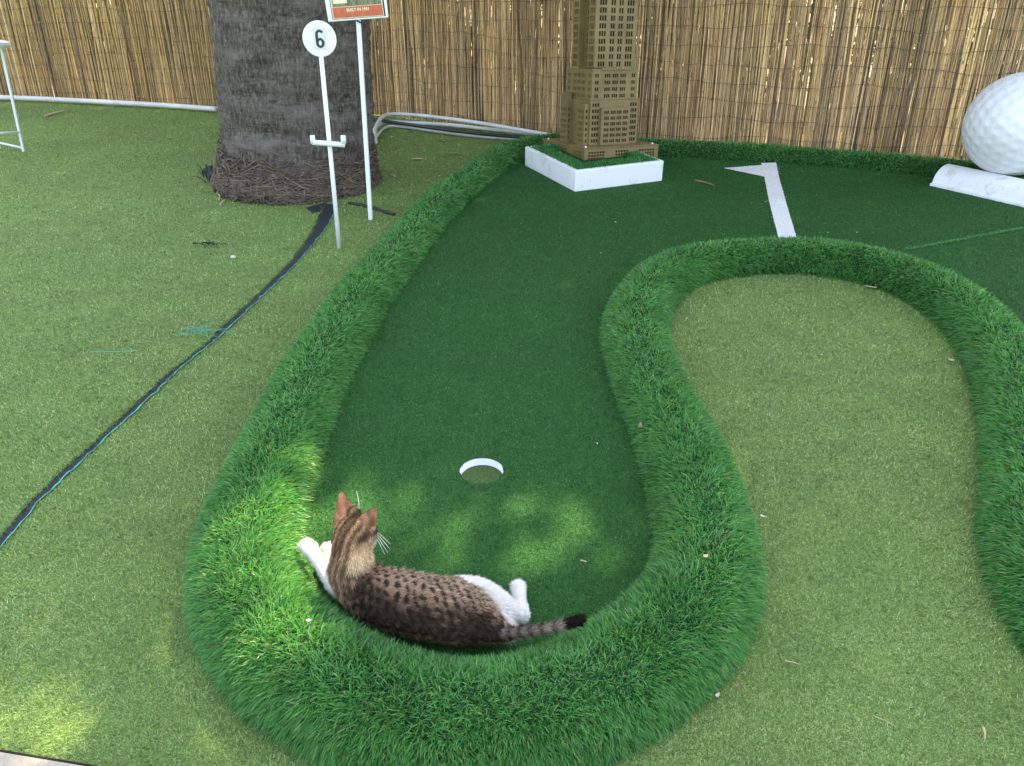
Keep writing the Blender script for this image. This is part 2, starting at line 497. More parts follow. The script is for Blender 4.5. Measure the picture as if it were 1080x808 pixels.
def pile(name, P, z, L0, L1, w0, w1, pal, lean):
    n = len(P); d0 = np.hypot(P[:, 0], np.hypot(P[:, 1], 1.3)); far = np.clip(d0 / 1.8, .8, 3.6)
    a = rng.uniform(0, 2 * PI, n); l = rng.uniform(*lean, n)
    d = np.stack([np.cos(a) * np.sin(l), np.sin(a) * np.sin(l), np.cos(l)], 1)
    L = rng.uniform(L0, L1, n) * np.clip(far, .9, 1.5); w = rng.uniform(w0, w1, n) * far
    root = np.concatenate([P, np.full((n, 1), z)], 1)
    side = np.stack([-np.sin(a), np.cos(a), rng.normal(0, .25, n)], 1)
    V, T, Q = blades5(root, d, L, w, rng.uniform(0, .35, n), unit(side))
    V[:, 2] = np.maximum(V[:, 2], z + .0005)
    pal = np.array(pal); i = rng.integers(0, len(pal), n)
    c = pal[i] * rng.uniform(.65, 1.3, (n, 1)) * (1.08 if z > .02 else 1.0)
    me = np_mesh(name, V, T, Q, np.repeat(c, 5, 0), ('turf_fibre',))
    return link(name, me)
pale_pal = [(.25, .39, .120), (.32, .46, .165), (.19, .33, .085), (.37, .49, .20), (.42, .47, .25), (.13, .24, .060), (.27, .375, .130), (.22, .36, .105)]
green_pal = [(.038, .150, .034), (.060, .202, .048), (.025, .112, .026), (.098, .255, .068), (.048, .174, .039), (.016, .072, .019)]
tag(pile('turf_pile', P2[~isg], .0, .0055, .0112, .0011, .0019, pale_pal, (.35, 1.25)), 'short olive green artificial turf pile covering the yard', 'turf', kind='stuff')
tag(pile('green_pile', P2[isg & ~onl], ZG, .004, .0075, .0010, .0017, green_pal, (.2, 1.1)), 'dense dark green pile of the putting green', 'turf', kind='stuff')

# white line: sheet plus white pile of its own
mb = MB(); mb.add([(x, y, ZG + .005) for x, y in LINE], [tuple(range(len(LINE)))])
lo = mb.build('white_line', 'white_line')
tag(lo, 'white painted line with a pointed left arm on the dark green turf', 'marking')
n = 3500
bb0, bb1 = LINE.min(0), LINE.max(0)
q = rng.uniform(bb0 - .01, bb1 + .01, (n * 3, 2)); q = q[inside(LINE, q + rng.normal(0, .006, q.shape))]
wp = pile('painted_pile', q, ZG + .0045, .004, .0075, .001, .0016, [(.84, .85, .86), (.86, .86, .87), (.78, .80, .80)], (1.15, 1.5))
wp.parent = lo

# faint joint across the green, right of the far arch
j0, j2 = G(955, 263, ZG + .004), G(1130, 231, ZG + .004)
jp = np.array([list((j0 + (j2 - j0) * t).xy) for t in rng.random(3500)]) + rng.normal(0, .006, (3500, 2))
jo = pile('joint_pile', jp, ZG + .003, .004, .0065, .0012, .0018, [(.12, .34, .12), (.17, .40, .15), (.08, .26, .08)], (.3, 1.1))
tag(jo, 'paler raised pile along a joint in the putting green', 'turf', kind='stuff')

# hole: white cup ring set in the green
ho = thing('golf_hole', 'small round golf hole with white cup rim in front of the cat', 'golf hole', (HOLE.x, HOLE.y, 0), tilt=False)
MB().lathe([(HR + .002, .002), (HR + .002, ZG - .0035), (HR - .0008, ZG - .0035), (HR - .0008, .002)], 64).build('cup_liner', 'cup_white', ho, True)
mb = MB(); mb.add([((HR - .002) * math.cos(2 * PI * k / 48), (HR - .002) * math.sin(2 * PI * k / 48), .004) for k in range(48)], [tuple(range(48))])
mb.build('cup_floor', 'cup_turf', ho)

# seam tape with turquoise edge thread
def ribbon(mb, C, z):
    d = unit(np.gradient(C[:, :2], axis=0)); nn = np.stack([-d[:, 1], d[:, 0]], 1)
    vs, fs = [], []
    for i in range(len(C)):
        jw = C[i, 2] * (.5 + .10 * math.sin(i * 1.7) * math.sin(i * .37))
        vs += [(*(C[i, :2] - nn[i] * jw), z), (*(C[i, :2] + nn[i] * jw), z)]
    for i in range(len(C) - 1): fs.append((2 * i, 2 * i + 1, 2 * i + 3, 2 * i + 2))
    mb.add(vs, fs); return nn
st_ = thing('turf_seam', 'open black seam tape with turquoise edge running down the left turf from the palm', 'seam', (0, 0, 0), tilt=False)
mb = MB(); nn = ribbon(mb, SC, .005); mb.build('seam_tape', 'black_tape', st_)
mb = MB()
sgn = 1 if nn[80][0] > 0 else -1
ed_ = SC[:, :2] + nn * sgn * (SC[:, 2:3] * .52)
mb.tube([(x + random.uniform(-.002, .002), y + random.uniform(-.002, .002), .007 + random.uniform(-.002, .003)) for x, y in ed_],
        [random.choice((.0008, .0012, .0016, .0024)) for _ in ed_], 5)
mb.build('edge_thread', 'turquoise', st_)
# frayed dark fibres on the far side of the seam
n = 5200
ix = rng.integers(0, 160, n); off = SC[ix, 2] * .5 + rng.normal(0, .002, n)
rt = np.concatenate([SC[ix, :2] - nn[ix] * sgn * off[:, None] + rng.normal(0, .004, (n, 2)), np.full((n, 1), .003)], 1)
d = unit(np.concatenate([nn[ix] * sgn * rng.uniform(-.2, .9, (n, 1)), np.full((n, 1), .7)], 1) + rng.normal(0, .3, (n, 3)))
V, T, Q = blades5(rt, d, rng.uniform(.006, .014, n), rng.uniform(.0012, .002, n), np.full(n, .2))
cl = np.array([(.10, .18, .06), (.04, .08, .035), (.16, .24, .09)])[rng.integers(0, 3, n)]
fo = link('cut_fibre', np_mesh('cut_fibre', V, T, Q, np.repeat(cl, 5, 0), ('turf_fibre',)), st_); fo['kind'] = 'stuff'

# concrete kerb corner
mb = MB()
a, b_ = E0 - ed * 3, E1 + ed * 3
mb.add([a, b_, b_ + en * .8, a + en * .8, *(p + Vector((0, 0, .012)) for p in (a, b_, b_ + en * .8, a + en * .8))],
       [(0, 1, 5, 4), (1, 2, 6, 5), (2, 3, 7, 6), (3, 0, 4, 7), (4, 5, 6, 7)])
mb.build('pavement', 'concrete')['kind'] = 'structure'
mb = MB(); g = en * -.009
mb.add([a + g + Vector((0, 0, .004)), b_ + g + Vector((0, 0, .004)), b_ + Vector((0, 0, .004)), a + Vector((0, 0, .004))], [(0, 1, 2, 3)])
mb.build('pavement_gap', 'dark_gap')['kind'] = 'structure'
# dry ground beyond the fence
mb = MB(); fp = [(x, y + .12, .006) for x, y in FL + FR[1:]]
mb.add(fp + [(40, 5, .006), (40, 60, .006), (-40, 60, .006), (-40, 12, .006)], [tuple(range(len(fp) + 4))])
mb.build('dry_field', 'dry_earth')['kind'] = 'structure'

# ------------------------------------------------------------------ reed fence
def reeds(line, spacing, rad, pal, pw, layers, seed, gap):
    g = np.random.default_rng(seed)
    Ls = np.array(line, float); s = np.concatenate([[0], np.cumsum(np.linalg.norm(np.diff(Ls, axis=0), axis=1))])
    V, Qd, C = [], [], []; k = 0; total = s[-1]
    tilt = np.array([0, math.tan(TILT)])
    for ly in range(layers):
        u = np.arange(0, total, spacing); u = u + g.uniform(-.45, .45, len(u)) * spacing
        u = u[(u > 0) & (u < total) & (g.random(len(u)) > gap)]
        n = len(u)
        x = np.interp(u, s, Ls[:, 0]); y = np.interp(u, s, Ls[:, 1]) + ly * .012 + g.normal(0, .004, n)
        r = g.uniform(*rad, n) * (.8 + .5 * (g.random(n) < .15))
        z0 = np.abs(g.normal(.0, .016, n)) + .002; z1 = g.uniform(1.75, 1.95, n)
        cut = g.random(n) < .07; z0[cut] += g.uniform(.05, .35, cut.sum())
        lean = g.normal(0, .013, n); bow = g.normal(0, .009, n)
        zs = np.linspace(0, 1, 5); ns = 6
        P = np.zeros((n, 5, ns, 3)); an = np.arange(ns) * 2 * PI / ns
        for i, t in enumerate(zs):
            z = z0 + (z1 - z0) * t
            px = x + lean * z + bow * math.sin(t * 5.5 + 1); py = y + tilt[1] * z
            rr = r * (1 - .15 * t)
            P[:, i, :, 0] = px[:, None] + np.cos(an)[None] * rr[:, None]
            P[:, i, :, 1] = py[:, None] + np.sin(an)[None] * rr[:, None]
            P[:, i, :, 2] = z[:, None]
        V.append(P.reshape(-1, 3))
        b0 = (np.arange(n) * 5 * ns)[:, None, None] + (np.arange(4) * ns)[None, :, None] + k
        j = np.arange(ns)[None, None]; j2 = (j + 1) % ns
        Qd.append(np.stack([b0 + j, b0 + j2, b0 + ns + j2, b0 + ns + j], -1).reshape(-1, 4))
        c = np.array(pal)[g.choice(len(pal), n, p=pw)] * g.uniform(1.0, 1.42, (n, 1)); c = c * np.array([1.02, .975, .87]) * np.where(g.random((n, 1)) < .07, .65, 1.0)
        # neighbouring reeds share a bundle tone
        c *= (1 + .18 * np.sin(u * 9.1 + ly) * np.sin(u * 2.3))[:, None]
        C.append(np.repeat(c, 5 * ns, 0)); k += n * 5 * ns
    return np.vstack(V), np.vstack(Qd), np.vstack(C)

def wire_line(line, z, seed):
    g = random.Random(seed); out = []
    S = spline(line, 90)
    for i, (x, y) in enumerate(S):
        out.append((x, y - .016 + math.tan(TILT) * z, z + .014 * math.sin(i * .35 + seed) + .009 * math.sin(i * .83 + seed * 2) + g.uniform(-.007, .007)))
    return out

def fence(line, label, spacing, rad, pal, pw, seed, gap):
    t = thing('reed_fence', label, 'fence', (0, 0, 0), tilt=False, group='reed fence runs round the yard')
    V, Qd, C = reeds(line, spacing, rad, pal, pw, 4, seed, gap)
    link('reed_screen', np_mesh('reed_screen', V, None, Qd, C, ('reed',), smooth=True), t)
    for i in range(14):
        MB().tube(wire_line(line, .09 + .128 * i, seed + i), .0013, 5).build('binding_wire', 'wire', t)
tan_pal = [(.46, .315, .155), (.37, .265, .15), (.56, .40, .19), (.28, .21, .14), (.15, .112, .08), (.60, .47, .27)]
fence(FL, 'tan reed screen fence with thick pale canes left of the palm trunk', .0132, (.0052, .0092), tan_pal, [.3, .22, .16, .16, .07, .09], 11, .08)
fence(FR, 'brownish reed screen fence of thin canes behind the tower and the ball', .0092, (.0036, .0063),
      [(.52, .36, .195), (.42, .30, .18), (.62, .45, .24), (.31, .235, .165), (.14, .106, .08), (.66, .51, .30)], [.26, .26, .14, .18, .10, .06], 23, .045)

# ------------------------------------------------------------------ pipes along the fence
def pipe(name, px, rad, label, cat, mat, z=None, clamps=True):
    z = rad if z is None else z
    S = spline([tuple(G(x, y, z)) for x, y in px], 60)
    o = MB().tube([tuple(p) for p in S], rad, 14).build(name, mat, None, True)
    return tag(o, label, cat, 'pipes and hose along the fence')
pipe('plastic_pipe', [(-120, 99), (-40, 101.5), (40, 104), (120, 108), (180, 111.5), (228, 115)], .023, 'long white plastic pipe along the fence foot left of the palm', 'pipe', 'white_pvc', .04)
pipe('plastic_pipe', [(396, 150), (396, 136), (402, 125), (412, 120.5), (440, 121.5), (480, 126), (520, 132), (560, 139), (600, 146)], .0155, 'upper white pipe curving round from behind the palm to the reed fence', 'pipe', 'white_pvc', .075)
pipe('plastic_pipe', [(392, 141), (398, 133), (408, 128.5), (430, 129.5), (470, 131.5), (520, 136.5), (570, 142), (615, 149)], .0155, 'middle white pipe lying between the upper pipe and the black hose', 'pipe', 'white_pvc', .03)
pipe('plastic_pipe', [(392, 155), (398, 143), (409, 133.5), (430, 134.5), (470, 140), (510, 144.5), (550, 147), (590, 150)], .011, 'thin lowest white pipe bending sharply beside the palm roots', 'pipe', 'white_pvc', .016)
pipe('hose', [(380, 125), (395, 126.5), (415, 129), (445, 133.5), (480, 138), (515, 142), (560, 145.5), (600, 149)], .014, 'black hose running among the white pipes right of the palm', 'hose', 'black_hose', .05)

# ------------------------------------------------------------------ palm tree
PB = Vector((-1.405, 4.93, 0))
palm = thing('palm_tree', 'thick dark grey palm trunk with a skirt of matted roots', 'tree', PB)
palm.rotation_euler.y = R(3.2)
nu, nz = 150, 170
V = np.zeros((nz, nu, 3)); u = np.linspace(0, 2 * PI, nu, endpoint=False)
for i in range(nz):
    z = -.05 + 3.9 * (i / (nz - 1)) ** 1.35
    rr = .480 - .018 * min(z, 1.5) + .040 * math.exp(-max(z, 0) / .10)
    ring = .0035 * math.sin(z * 68 + 1.2 * math.sin(z * 9)) + .004 * math.sin(z * 31)
    rad = rr + ring + .010 * np.sin(u * 3 + z * 2.2) + .006 * np.sin(u * 11 + 3 * math.sin(z * 6)) + rng.normal(0, .0035, nu)
    V[i, :, 0] = np.cos(u) * rad; V[i, :, 1] = np.sin(u) * rad; V[i, :, 2] = z
i, j = np.meshgrid(np.arange(nz - 1), np.arange(nu), indexing='ij'); i = i.ravel(); j = j.ravel(); j2 = (j + 1) % nu
tq = np.stack([i * nu + j, i * nu + j2, (i + 1) * nu + j2, (i + 1) * nu + j], 1)
link('trunk', np_mesh('trunk', V.reshape(-1, 3), None, tq, None, ('palm_bark',), smooth=True), palm)
mb = MB()
g = random.Random(5)
for k in range(2300):                                # matted aerial roots round the foot
    a0 = g.uniform(0, 2 * PI); h0 = g.uniform(0, .26) * g.uniform(.35, 1) if k % 5 < 3 else g.uniform(-.03, .06); pts = []
    da = g.uniform(-.45, .45); dh = g.uniform(-.09, .05); L = g.uniform(.4, 1.1)
    for s in range(6):
        f = s / 5; a = a0 + da * f * L + g.uniform(-.02, .02); h = h0 + dh * f + g.uniform(-.008, .008)
        rr = .486 + .050 * math.exp(-max(h, 0) / .10) + g.uniform(-.006, .018)
        pts.append((rr * math.cos(a), rr * math.sin(a), h))
    mb.tube(pts, [g.uniform(.0016, .0042)] * 5 + [.001], 5)
rt = mb.build('root_mat', 'root', palm, True)
mb = MB()
for k in range(55):                                 # paler loose strands
    a0 = g.uniform(PI, 2 * PI); h0 = g.uniform(.0, .2); pts = []
    da = g.uniform(-.35, .35); dh = g.uniform(-.1, .06)
    for s in range(5):
        f = s / 4; a = a0 + da * f; h = max(.006, h0 + dh * f)
        rr = .502 + .050 * math.exp(-h / .10) + g.uniform(-.002, .010)
        pts.append((rr * math.cos(a), rr * math.sin(a), h))
    mb.tube(pts, [.0024] * 4 + [.001], 5)
mb.build('loose_root', 'pale_root', rt, True)['kind'] = 'stuff'
# crown: arching feather fronds (above the picture, shades the yard)
mbr = MB(); LV, LQ, LC = [], [], []; kk = 0
for k in range(30):
    az = k * 2.399 + g.uniform(-.2, .2); el = g.uniform(.15, 1.15); L = g.uniform(1.9, 2.4)
    p = Vector((0, 0, 3.8)); pts = []; d = Vector((math.cos(az) * math.cos(el), math.sin(az) * math.cos(el), math.sin(el)))
    for s in range(13):
        pts.append(p.copy()); p = p + d * L / 12; d = (d + Vector((0, 0, -.085))).normalized()
    mbr.tube(pts, [.022 - .0015 * s for s in range(13)], 6)
    for s in range(2, 13):
        t = (pts[s] - pts[s - 1]).normalized(); sd = t.cross(Vector((0, 0, 1))).normalized()
        for q_ in range(4):
            for sg in (-1, 1):
                b0 = pts[s - 1].lerp(pts[s], q_ / 4); ll = .42 * math.sin(PI * (s + q_ / 4) / 14) + .08
                dl = (t * .55 + sd * sg + Vector((0, 0, -.15 + g.uniform(-.15, .15)))).normalized()
                tip = b0 + dl * ll; m_ = b0 + dl * ll * .4; wv = t * .016
                LV += [tuple(b0), tuple(m_ + wv), tuple(tip), tuple(m_ - wv)]
                LQ.append((kk, kk + 1, kk + 2, kk + 3)); kk += 4
                LC += [(.05 + g.uniform(0, .03), .10 + g.uniform(0, .05), .03)] * 4
cr = mbr.build('crown', 'rachis', palm, True)
link('leaflets', np_mesh('leaflets', np.array(LV), None, np.array(LQ), np.array(LC), ('frond_leaf',)), cr)

# black weed membrane showing at the palm's foot
mb = MB()
pc = [(214, 178), (222, 174), (232, 180), (243, 192), (238, 197), (226, 194), (217, 187)]
mb.add([tuple(G(x, y, .008 + .012 * ((i * 7) % 3))) for i, (x, y) in enumerate(pc)], [tuple(range(len(pc)))])
mo = mb.build('weed_membrane', 'black_tape')
tag(mo, 'scrap of frayed black membrane poking out left of the palm roots', 'membrane')
mb = MB()
for k in range(60):
    p = G(g.uniform(213, 236), g.uniform(175, 192), .006); a = g.uniform(0, 2 * PI); l = g.uniform(.03, .11)
    q_ = p + Vector((math.cos(a) * l * .7, math.sin(a) * l * .5, g.uniform(.01, .06)))
    mb.tube([p, p.lerp(q_, .5) + Vector((0, 0, .012)), q_], [.003, .0022, .0012], 4)
mb.build('frayed_fibre', 'black_tape', mo)['kind'] = 'stuff'
mb = MB()
mb.add([tuple(G(x, y, .007)) for x, y in [(322, 219), (345, 213), (338, 222), (330, 224)]], [(0, 1, 2, 3)])
tag(mb.build('weed_membrane', 'black_tape'), 'small black membrane flap at the top end of the seam', 'membrane')

# thin black cable showing right of the poster pole's foot
S = spline([tuple(G(x, y, .008)) for x, y in [(368, 214), (380, 216), (396, 220), (406, 223.5), (416, 226)]], 24)
tag(MB().tube([tuple(p) for p in S], .009, 8).build('cable', 'black_hose', None, True), 'short thin black cable on the turf behind the poster pole', 'cable')

# ------------------------------------------------------------------ signs
def text_mesh(body, size, mat, parent, loc, rot, name, depth=.0006, align='CENTER', bold=0.0):
    cu = bpy.data.curves.new('txt', 'FONT'); cu.body = body; cu.size = size; cu.extrude = depth
    cu.align_x = align; cu.align_y = 'CENTER'; cu.offset = bold
    to = bpy.data.objects.new('txt', cu); COL.objects.link(to)
    dg = bpy.context.evaluated_depsgraph_get(); dg.update()
    me = bpy.data.meshes.new_from_object(to.evaluated_get(dg))
    bpy.data.objects.remove(to); bpy.data.curves.remove(cu)
    me.materials.clear(); me.materials.append(MATS[mat]); me.name = name
    o = link(name, me, parent); o.location = loc; o.rotation_euler = rot
    return o

# numbered pole
b6 = G(358, 262)
ns = thing('number_sign', 'slim white pole with club hooks and a round disc reading 6', 'sign', b6)
h6 = height_for(b6, 41); top = b6 + UP * h6
dep = top.y * CP - (top.z - CAM_H) * SP
dx = (337 - 540) / FPX * dep - top.x
def loc6(f): return Vector((dx * f, 0, h6 * f))
MB().tube([loc6(0), loc6(.35), loc6(.93)], .0108, 12).build('pole', 'white_paint', ns, True)
hb = height_for(b6, 151) / h6; c6 = loc6(hb)
mb = MB(); mb.tube([c6 + Vector((-.078, -.02, .006)), c6 + Vector((.078, -.02, -.006))], .0125, 12)
cb = mb.build('hook_bar', 'white_paint', ns, True)
for sx in (-1, 1):
    MB().tube([c6 + Vector((sx * .073, -.02, 0)), c6 + Vector((sx * .074, -.022, .038))], [.0125, .0115], 12).build('hook', 'white_paint', cb, True)
ry = R(24)
Md = Matrix.Translation(loc6(1)) @ Matrix.Rotation(ry, 4, 'Z') @ Matrix.Rotation(PI / 2, 4, 'X')
dr_ = .0765
do = MB().lathe([(dr_ - .002, -.004), (dr_, -.002), (dr_, .006), (dr_ - .002, .008)], 64, Md).build('disc', 'white_paint', ns, False)
fr = Matrix.Translation(loc6(1)) @ Matrix.Rotation(ry, 4, 'Z')
MB().box(-.029, .029, -.0095, -.0082, -.046, .046, fr).build('number_plate', 'plate', do)
er = (fr @ Matrix.Rotation(PI / 2, 4, 'X')).to_euler()
# condensed numeral 6 cut as one flat ribbon
pth = []
for t in np.linspace(R(25), R(180), 14): pth.append((.0135 * math.cos(t), .0195 + .0135 * math.sin(t)))
for t in np.linspace(R(180), R(540), 40): pth.append((.0135 * math.cos(t), -.0175 + .0160 * math.sin(t)))
vs, fs = [], []; wd6 = .0060
for i, (x, z) in enumerate(pth):
    a_, c_ = pth[max(0, i - 1)], pth[min(len(pth) - 1, i + 1)]
    tx, tz = c_[0] - a_[0], c_[1] - a_[1]; l_ = math.hypot(tx, tz); nx, nz_ = -tz / l_, tx / l_
    for yy in (-.0100 - .00001 * i, -.0090):
        for sg in (-1, 1): vs.append(fr @ Vector((x + nx * wd6 * sg * (.85 if abs(nz_) > .7 else 1), yy, z + nz_ * wd6 * sg * .85)))
for i in range(len(pth) - 1):
    a_, c_ = i * 4, i * 4 + 4
    fs += [(a_, a_ + 1, c_ + 1, c_), (a_ + 2, c_ + 2, c_ + 3, a_ + 3), (a_, c_, c_ + 2, a_ + 2), (a_ + 1, a_ + 3, c_ + 3, c_ + 1)]
fs += [(0, 2, 3, 1), tuple(len(vs) - 4 + q for q in (0, 1, 3, 2))]
MB().add(vs, fs).build('numeral', 'ink', do)

# poster pole
bp_ = G(391, 232)
ps = thing('poster_sign', 'white pole carrying a framed poster with an orange band beside the palm', 'sign', bp_)
hp_ = height_for(bp_, 21); top = bp_ + UP * hp_; dep = top.y * CP - (top.z - CAM_H) * SP
dx = (378 - 540) / FPX * dep - top.x
MB().tube([(0, 0, 0), (dx * .5, 0, hp_ * .5), (dx, 0, hp_)], .0160, 4).build('pole', 'white_paint', ps, False, .003)
bw, bh = .305, .43
fb = Matrix.Translation((dx + .004, -.012, hp_)) @ Matrix.Rotation(R(16), 4, 'Z') @ Matrix.Rotation(R(-4.5), 4, 'Y')
fo = MB().box(-bw / 2, bw / 2, -.010, .010, 0, bh, fb).build('board', 'white_paint', ps, False, .003)
MB().box(-bw / 2 + .021, bw / 2 - .014, -.0115, -.0105, .008, bh - .02, fb).build('dark_edge', 'ink', fo)
MB().box(-bw / 2 + .024, bw / 2 - .022, -.0135, -.0122, .010, bh - .025, fb).build('cream_margin', 'cream', fo)
MB().box(-bw / 2 + .031, bw / 2 - .028, -.0155, -.0142, .064, bh - .032, fb).build('picture', 'poster_print', fo)
MB().box(-bw / 2 + .029, bw / 2 - .026, -.0165, -.0142, .014, .061, fb).build('title_band', 'orange_band', fo)
eb = (fb @ Matrix.Rotation(PI / 2, 4, 'X')).to_euler()
text_mesh('BUILT IN 1931', .0185, 'cream', fo, fb @ Vector((.002, -.0172, .046)), eb, 'title_text', .0004, 'CENTER', .0006)
mb = MB(); mb.box(-bw / 2 + .036, -bw / 2 + .105, -.0180, -.0160, .078, .20, fb); mb.build('small_card', 'cream', fo)
MB().box(-bw / 2 + .043, -bw / 2 + .098, -.0192, -.0182, .097, .194, fb).build('card_picture', 'poster_print', fo)
for z_, zz in ((.385, .5), (.9, 1)):
    pass
MB().tube([(dx - .006, -.024, hp_ - .004), (dx + .02, -.02, hp_ - .016)], .004, 6).build('clip', 'ink', ps)

# ------------------------------------------------------------------ bar stool
stool = thing('bar_stool', 'white metal bar stool at the left edge of the turf', 'stool', G(25, 160) + Vector((-.176, -.071, 0)))
hs = .80
stool.rotation_euler.y = R(7)
MB().lathe([(.185, hs - .040), (.195, hs - .035), (.197, hs - .006), (.190, hs)], 48).build('seat', 'white_paint', stool, True, 0)
def leg_at(a, z): 
    f = 1 - z / hs; rr = .135 + .055 * f
    return Vector((rr * math.cos(a), rr * math.sin(a), z))
angs = [R(22 + 90 * k) for k in range(4)]
for a in angs:
    MB().tube([leg_at(a, 0), leg_at(a, .4), leg_at(a, hs - .03)], .0125, 4).build('leg', 'white_paint', stool, False, .002)
for k in range(4):
    for z in ((.055, .17)[k % 2],):
        MB().tube([leg_at(angs[k], z + .0), leg_at(angs[(k + 1) % 4], z)], .0085, 8).build('stretcher', 'white_paint', stool, True)

# ------------------------------------------------------------------ planter kerb and tower
YAW = R(24)
PF = G(606, 203, ZG)
pl = thing('planter_box', 'low white walled planter filled with grass under the tower', 'planter', PF, YAW, tilt=False)
LX, LY, PH = .645, .735, .132
tk = .035
MB().box(0, LX, 0, tk, .001, PH).build('wall_board', 'white_wall', pl, False, .007)
MB().box(0, tk, tk + .002, LY, .001, PH).build('wall_board', 'white_wall', pl, False, .007)
MB().box(LX - tk, LX, tk + .002, LY, .001, PH).build('wall_board', 'white_wall', pl, False, .007)
MB().box(tk + .002, LX - tk - .002, LY - tk, LY, .001, PH).build('wall_board', 'white_wall', pl, False, .007)
MB().box(tk + .001, LX - tk - .001, tk + .001, LY - tk - .001, .002, PH - .014).build('turf_fill', 'backing', pl)
n = 24000
P = np.stack([rng.uniform(tk * .8, LX - tk * .8, n), rng.uniform(tk * .8, LY - tk * .8, n)], 1)
edge = np.minimum.reduce([P[:, 0], LX - P[:, 0], P[:, 1], LY - P[:, 1]]) < .13
P = P[edge]; n = len(P)
rt_ = np.concatenate([P, np.full((n, 1), PH - .016)], 1)
d = unit(np.concatenate([rng.normal(0, .55, (n, 2)), np.full((n, 1), 1.0)], 1))
V, T, Q = blades5(rt_, d, rng.uniform(.028, .056, n), rng.uniform(.0025, .0045, n), rng.uniform(.05, .4, n))
cl = np.array([(.036, .215, .050), (.075, .300, .085), (.14, .40, .12), (.018, .110, .03)])[rng.integers(0, 4, n)]
po = link('planter_grass', np_mesh('planter_grass', V, T, Q, np.repeat(cl, 5, 0), ('grass_blade',)), pl); po['kind'] = 'stuff'

def panel(mb, o, u, nrm, Wd, z0, z1, cols, rows, dep=.0125):
    """wall sheet with real openings: cols, rows are lists of (start, end)"""
    us = sorted({0, Wd, *[x for c in cols for x in c]}); zs = sorted({z0, z1, *[x for r_ in rows for x in r_]})
    hc = {round(a, 5) for a, _ in cols}; hr = {round(a, 5) for a, _ in rows}
    Z = Vector((0, 0, 1))
    for i in range(len(us) - 1):
        for j in range(len(zs) - 1):
            a = o + u * us[i] + Z * zs[j]; b1 = o + u * us[i + 1] + Z * zs[j]
            c1 = o + u * us[i + 1] + Z * zs[j + 1]; d1 = o + u * us[i] + Z * zs[j + 1]
            if round(us[i], 5) in hc and round(zs[j], 5) in hr:
                q = [p - nrm * dep for p in (a, b1, c1, d1)]
                mb.add([a, b1, c1, d1, *q], [(0, 1, 5, 4), (1, 2, 6, 5), (2, 3, 7, 6), (3, 0, 4, 7)])
            else: mb.add([a, b1, c1, d1], [(0, 1, 2, 3)])

def block(mb, x0, x1, y0, y1, z0, z1, cx, cy, rows, cap=True):
    X, Y = Vector((1, 0, 0)), Vector((0, 1, 0))
    panel(mb, Vector((x0, y0, 0)), X, -Y, x1 - x0, z0, z1, cx, rows)
    panel(mb, Vector((x1, y1, 0)), -X, Y, x1 - x0, z0, z1, cx, rows)
    panel(mb, Vector((x0, y1, 0)), -Y, -X, y1 - y0, z0, z1, cy, rows)
    panel(mb, Vector((x1, y0, 0)), Y, X, y1 - y0, z0, z1, cy, rows)
    if cap: mb.add([(x0, y0, z1), (x1, y0, z1), (x1, y1, z1), (x0, y1, z1)], [(0, 1, 2, 3)])
def rows_of(z0, z1, step, h, off=.014): return [(z0 + off + k * step, z0 + off + k * step + h) for k in range(int((z1 - z0 - off - h * .9) / step) + 1) if z0 + off + k * step + h < z1 - .004]
def cols_of(starts, w): return [(s, s + w) for s in starts]
def groups(Wd, gs, w, gap):          # gs: list of (centre fraction, count)
    out = []
    for f, k in gs:
        st = f * Wd - (k * w + (k - 1) * gap) / 2
        out += [(st + i * (w + gap), st + i * (w + gap) + w) for i in range(k)]
    return out

tw = thing('tower_model', 'olive bronze model skyscraper with rows of cut-out windows standing in the white planter', 'model tower', PF, YAW)
tw.location = G(616, 168, .155) - UP * .036 
PX, PY = .57, .61
pw_ = .016
def shade_box(x0, x1, y0, y1, z0, z1): MB().box(x0, x1, y0, y1, z0, z1).build('inner_shade', 'dark_gap', tw)  # near-black box stands in for the shade inside the hollow tower
# plinth with gridded shopfront openings
mb = MB(); zp0, zp1 = .0, .098
gx = groups(PX, [(.16, 6), (.5, 5), (.84, 6)], .015, .006); gy = groups(PY, [(.16, 6), (.5, 5), (.84, 6)], .015, .006)
block(mb, 0, PX, 0, PY, zp0, zp1, gx, gy, [(zp1 - .031, zp1 - .019), (zp1 - .050, zp1 - .038), (zp1 - .069, zp1 - .057)])
mb.build('plinth', 'olive_metal', tw); shade_box(.014, PX - .014, .014, PY - .014, .002, zp1 - .003)
MB().box(-.004, PX + .004, -.004, PY + .004, zp1 + .001, zp1 + .008).build('plinth_ledge', 'olive_metal', tw, False, .002)
for x, y in ((.022, .022), (PX - .03, .03), (.03, PY - .03), (PX - .03, PY - .03)):
    MB().lathe([(.0075, zp1 + .008), (.0078, zp1 + .012), (.004, zp1 + .016), (.001, zp1 + .017)], 12, Matrix.Translation((x, y, 0))).build('bolt', 'bolt_white', tw, True)
cxm, cym = PX * .50, PY * .5
zt1, zt2, zt3 = .385, .575, 1.55
s1, s2, s3 = .37, .345, .305
def sq(s): return cxm - s / 2, cxm + s / 2, cym - s / 2, cym + s / 2
zb = zp1 + .008
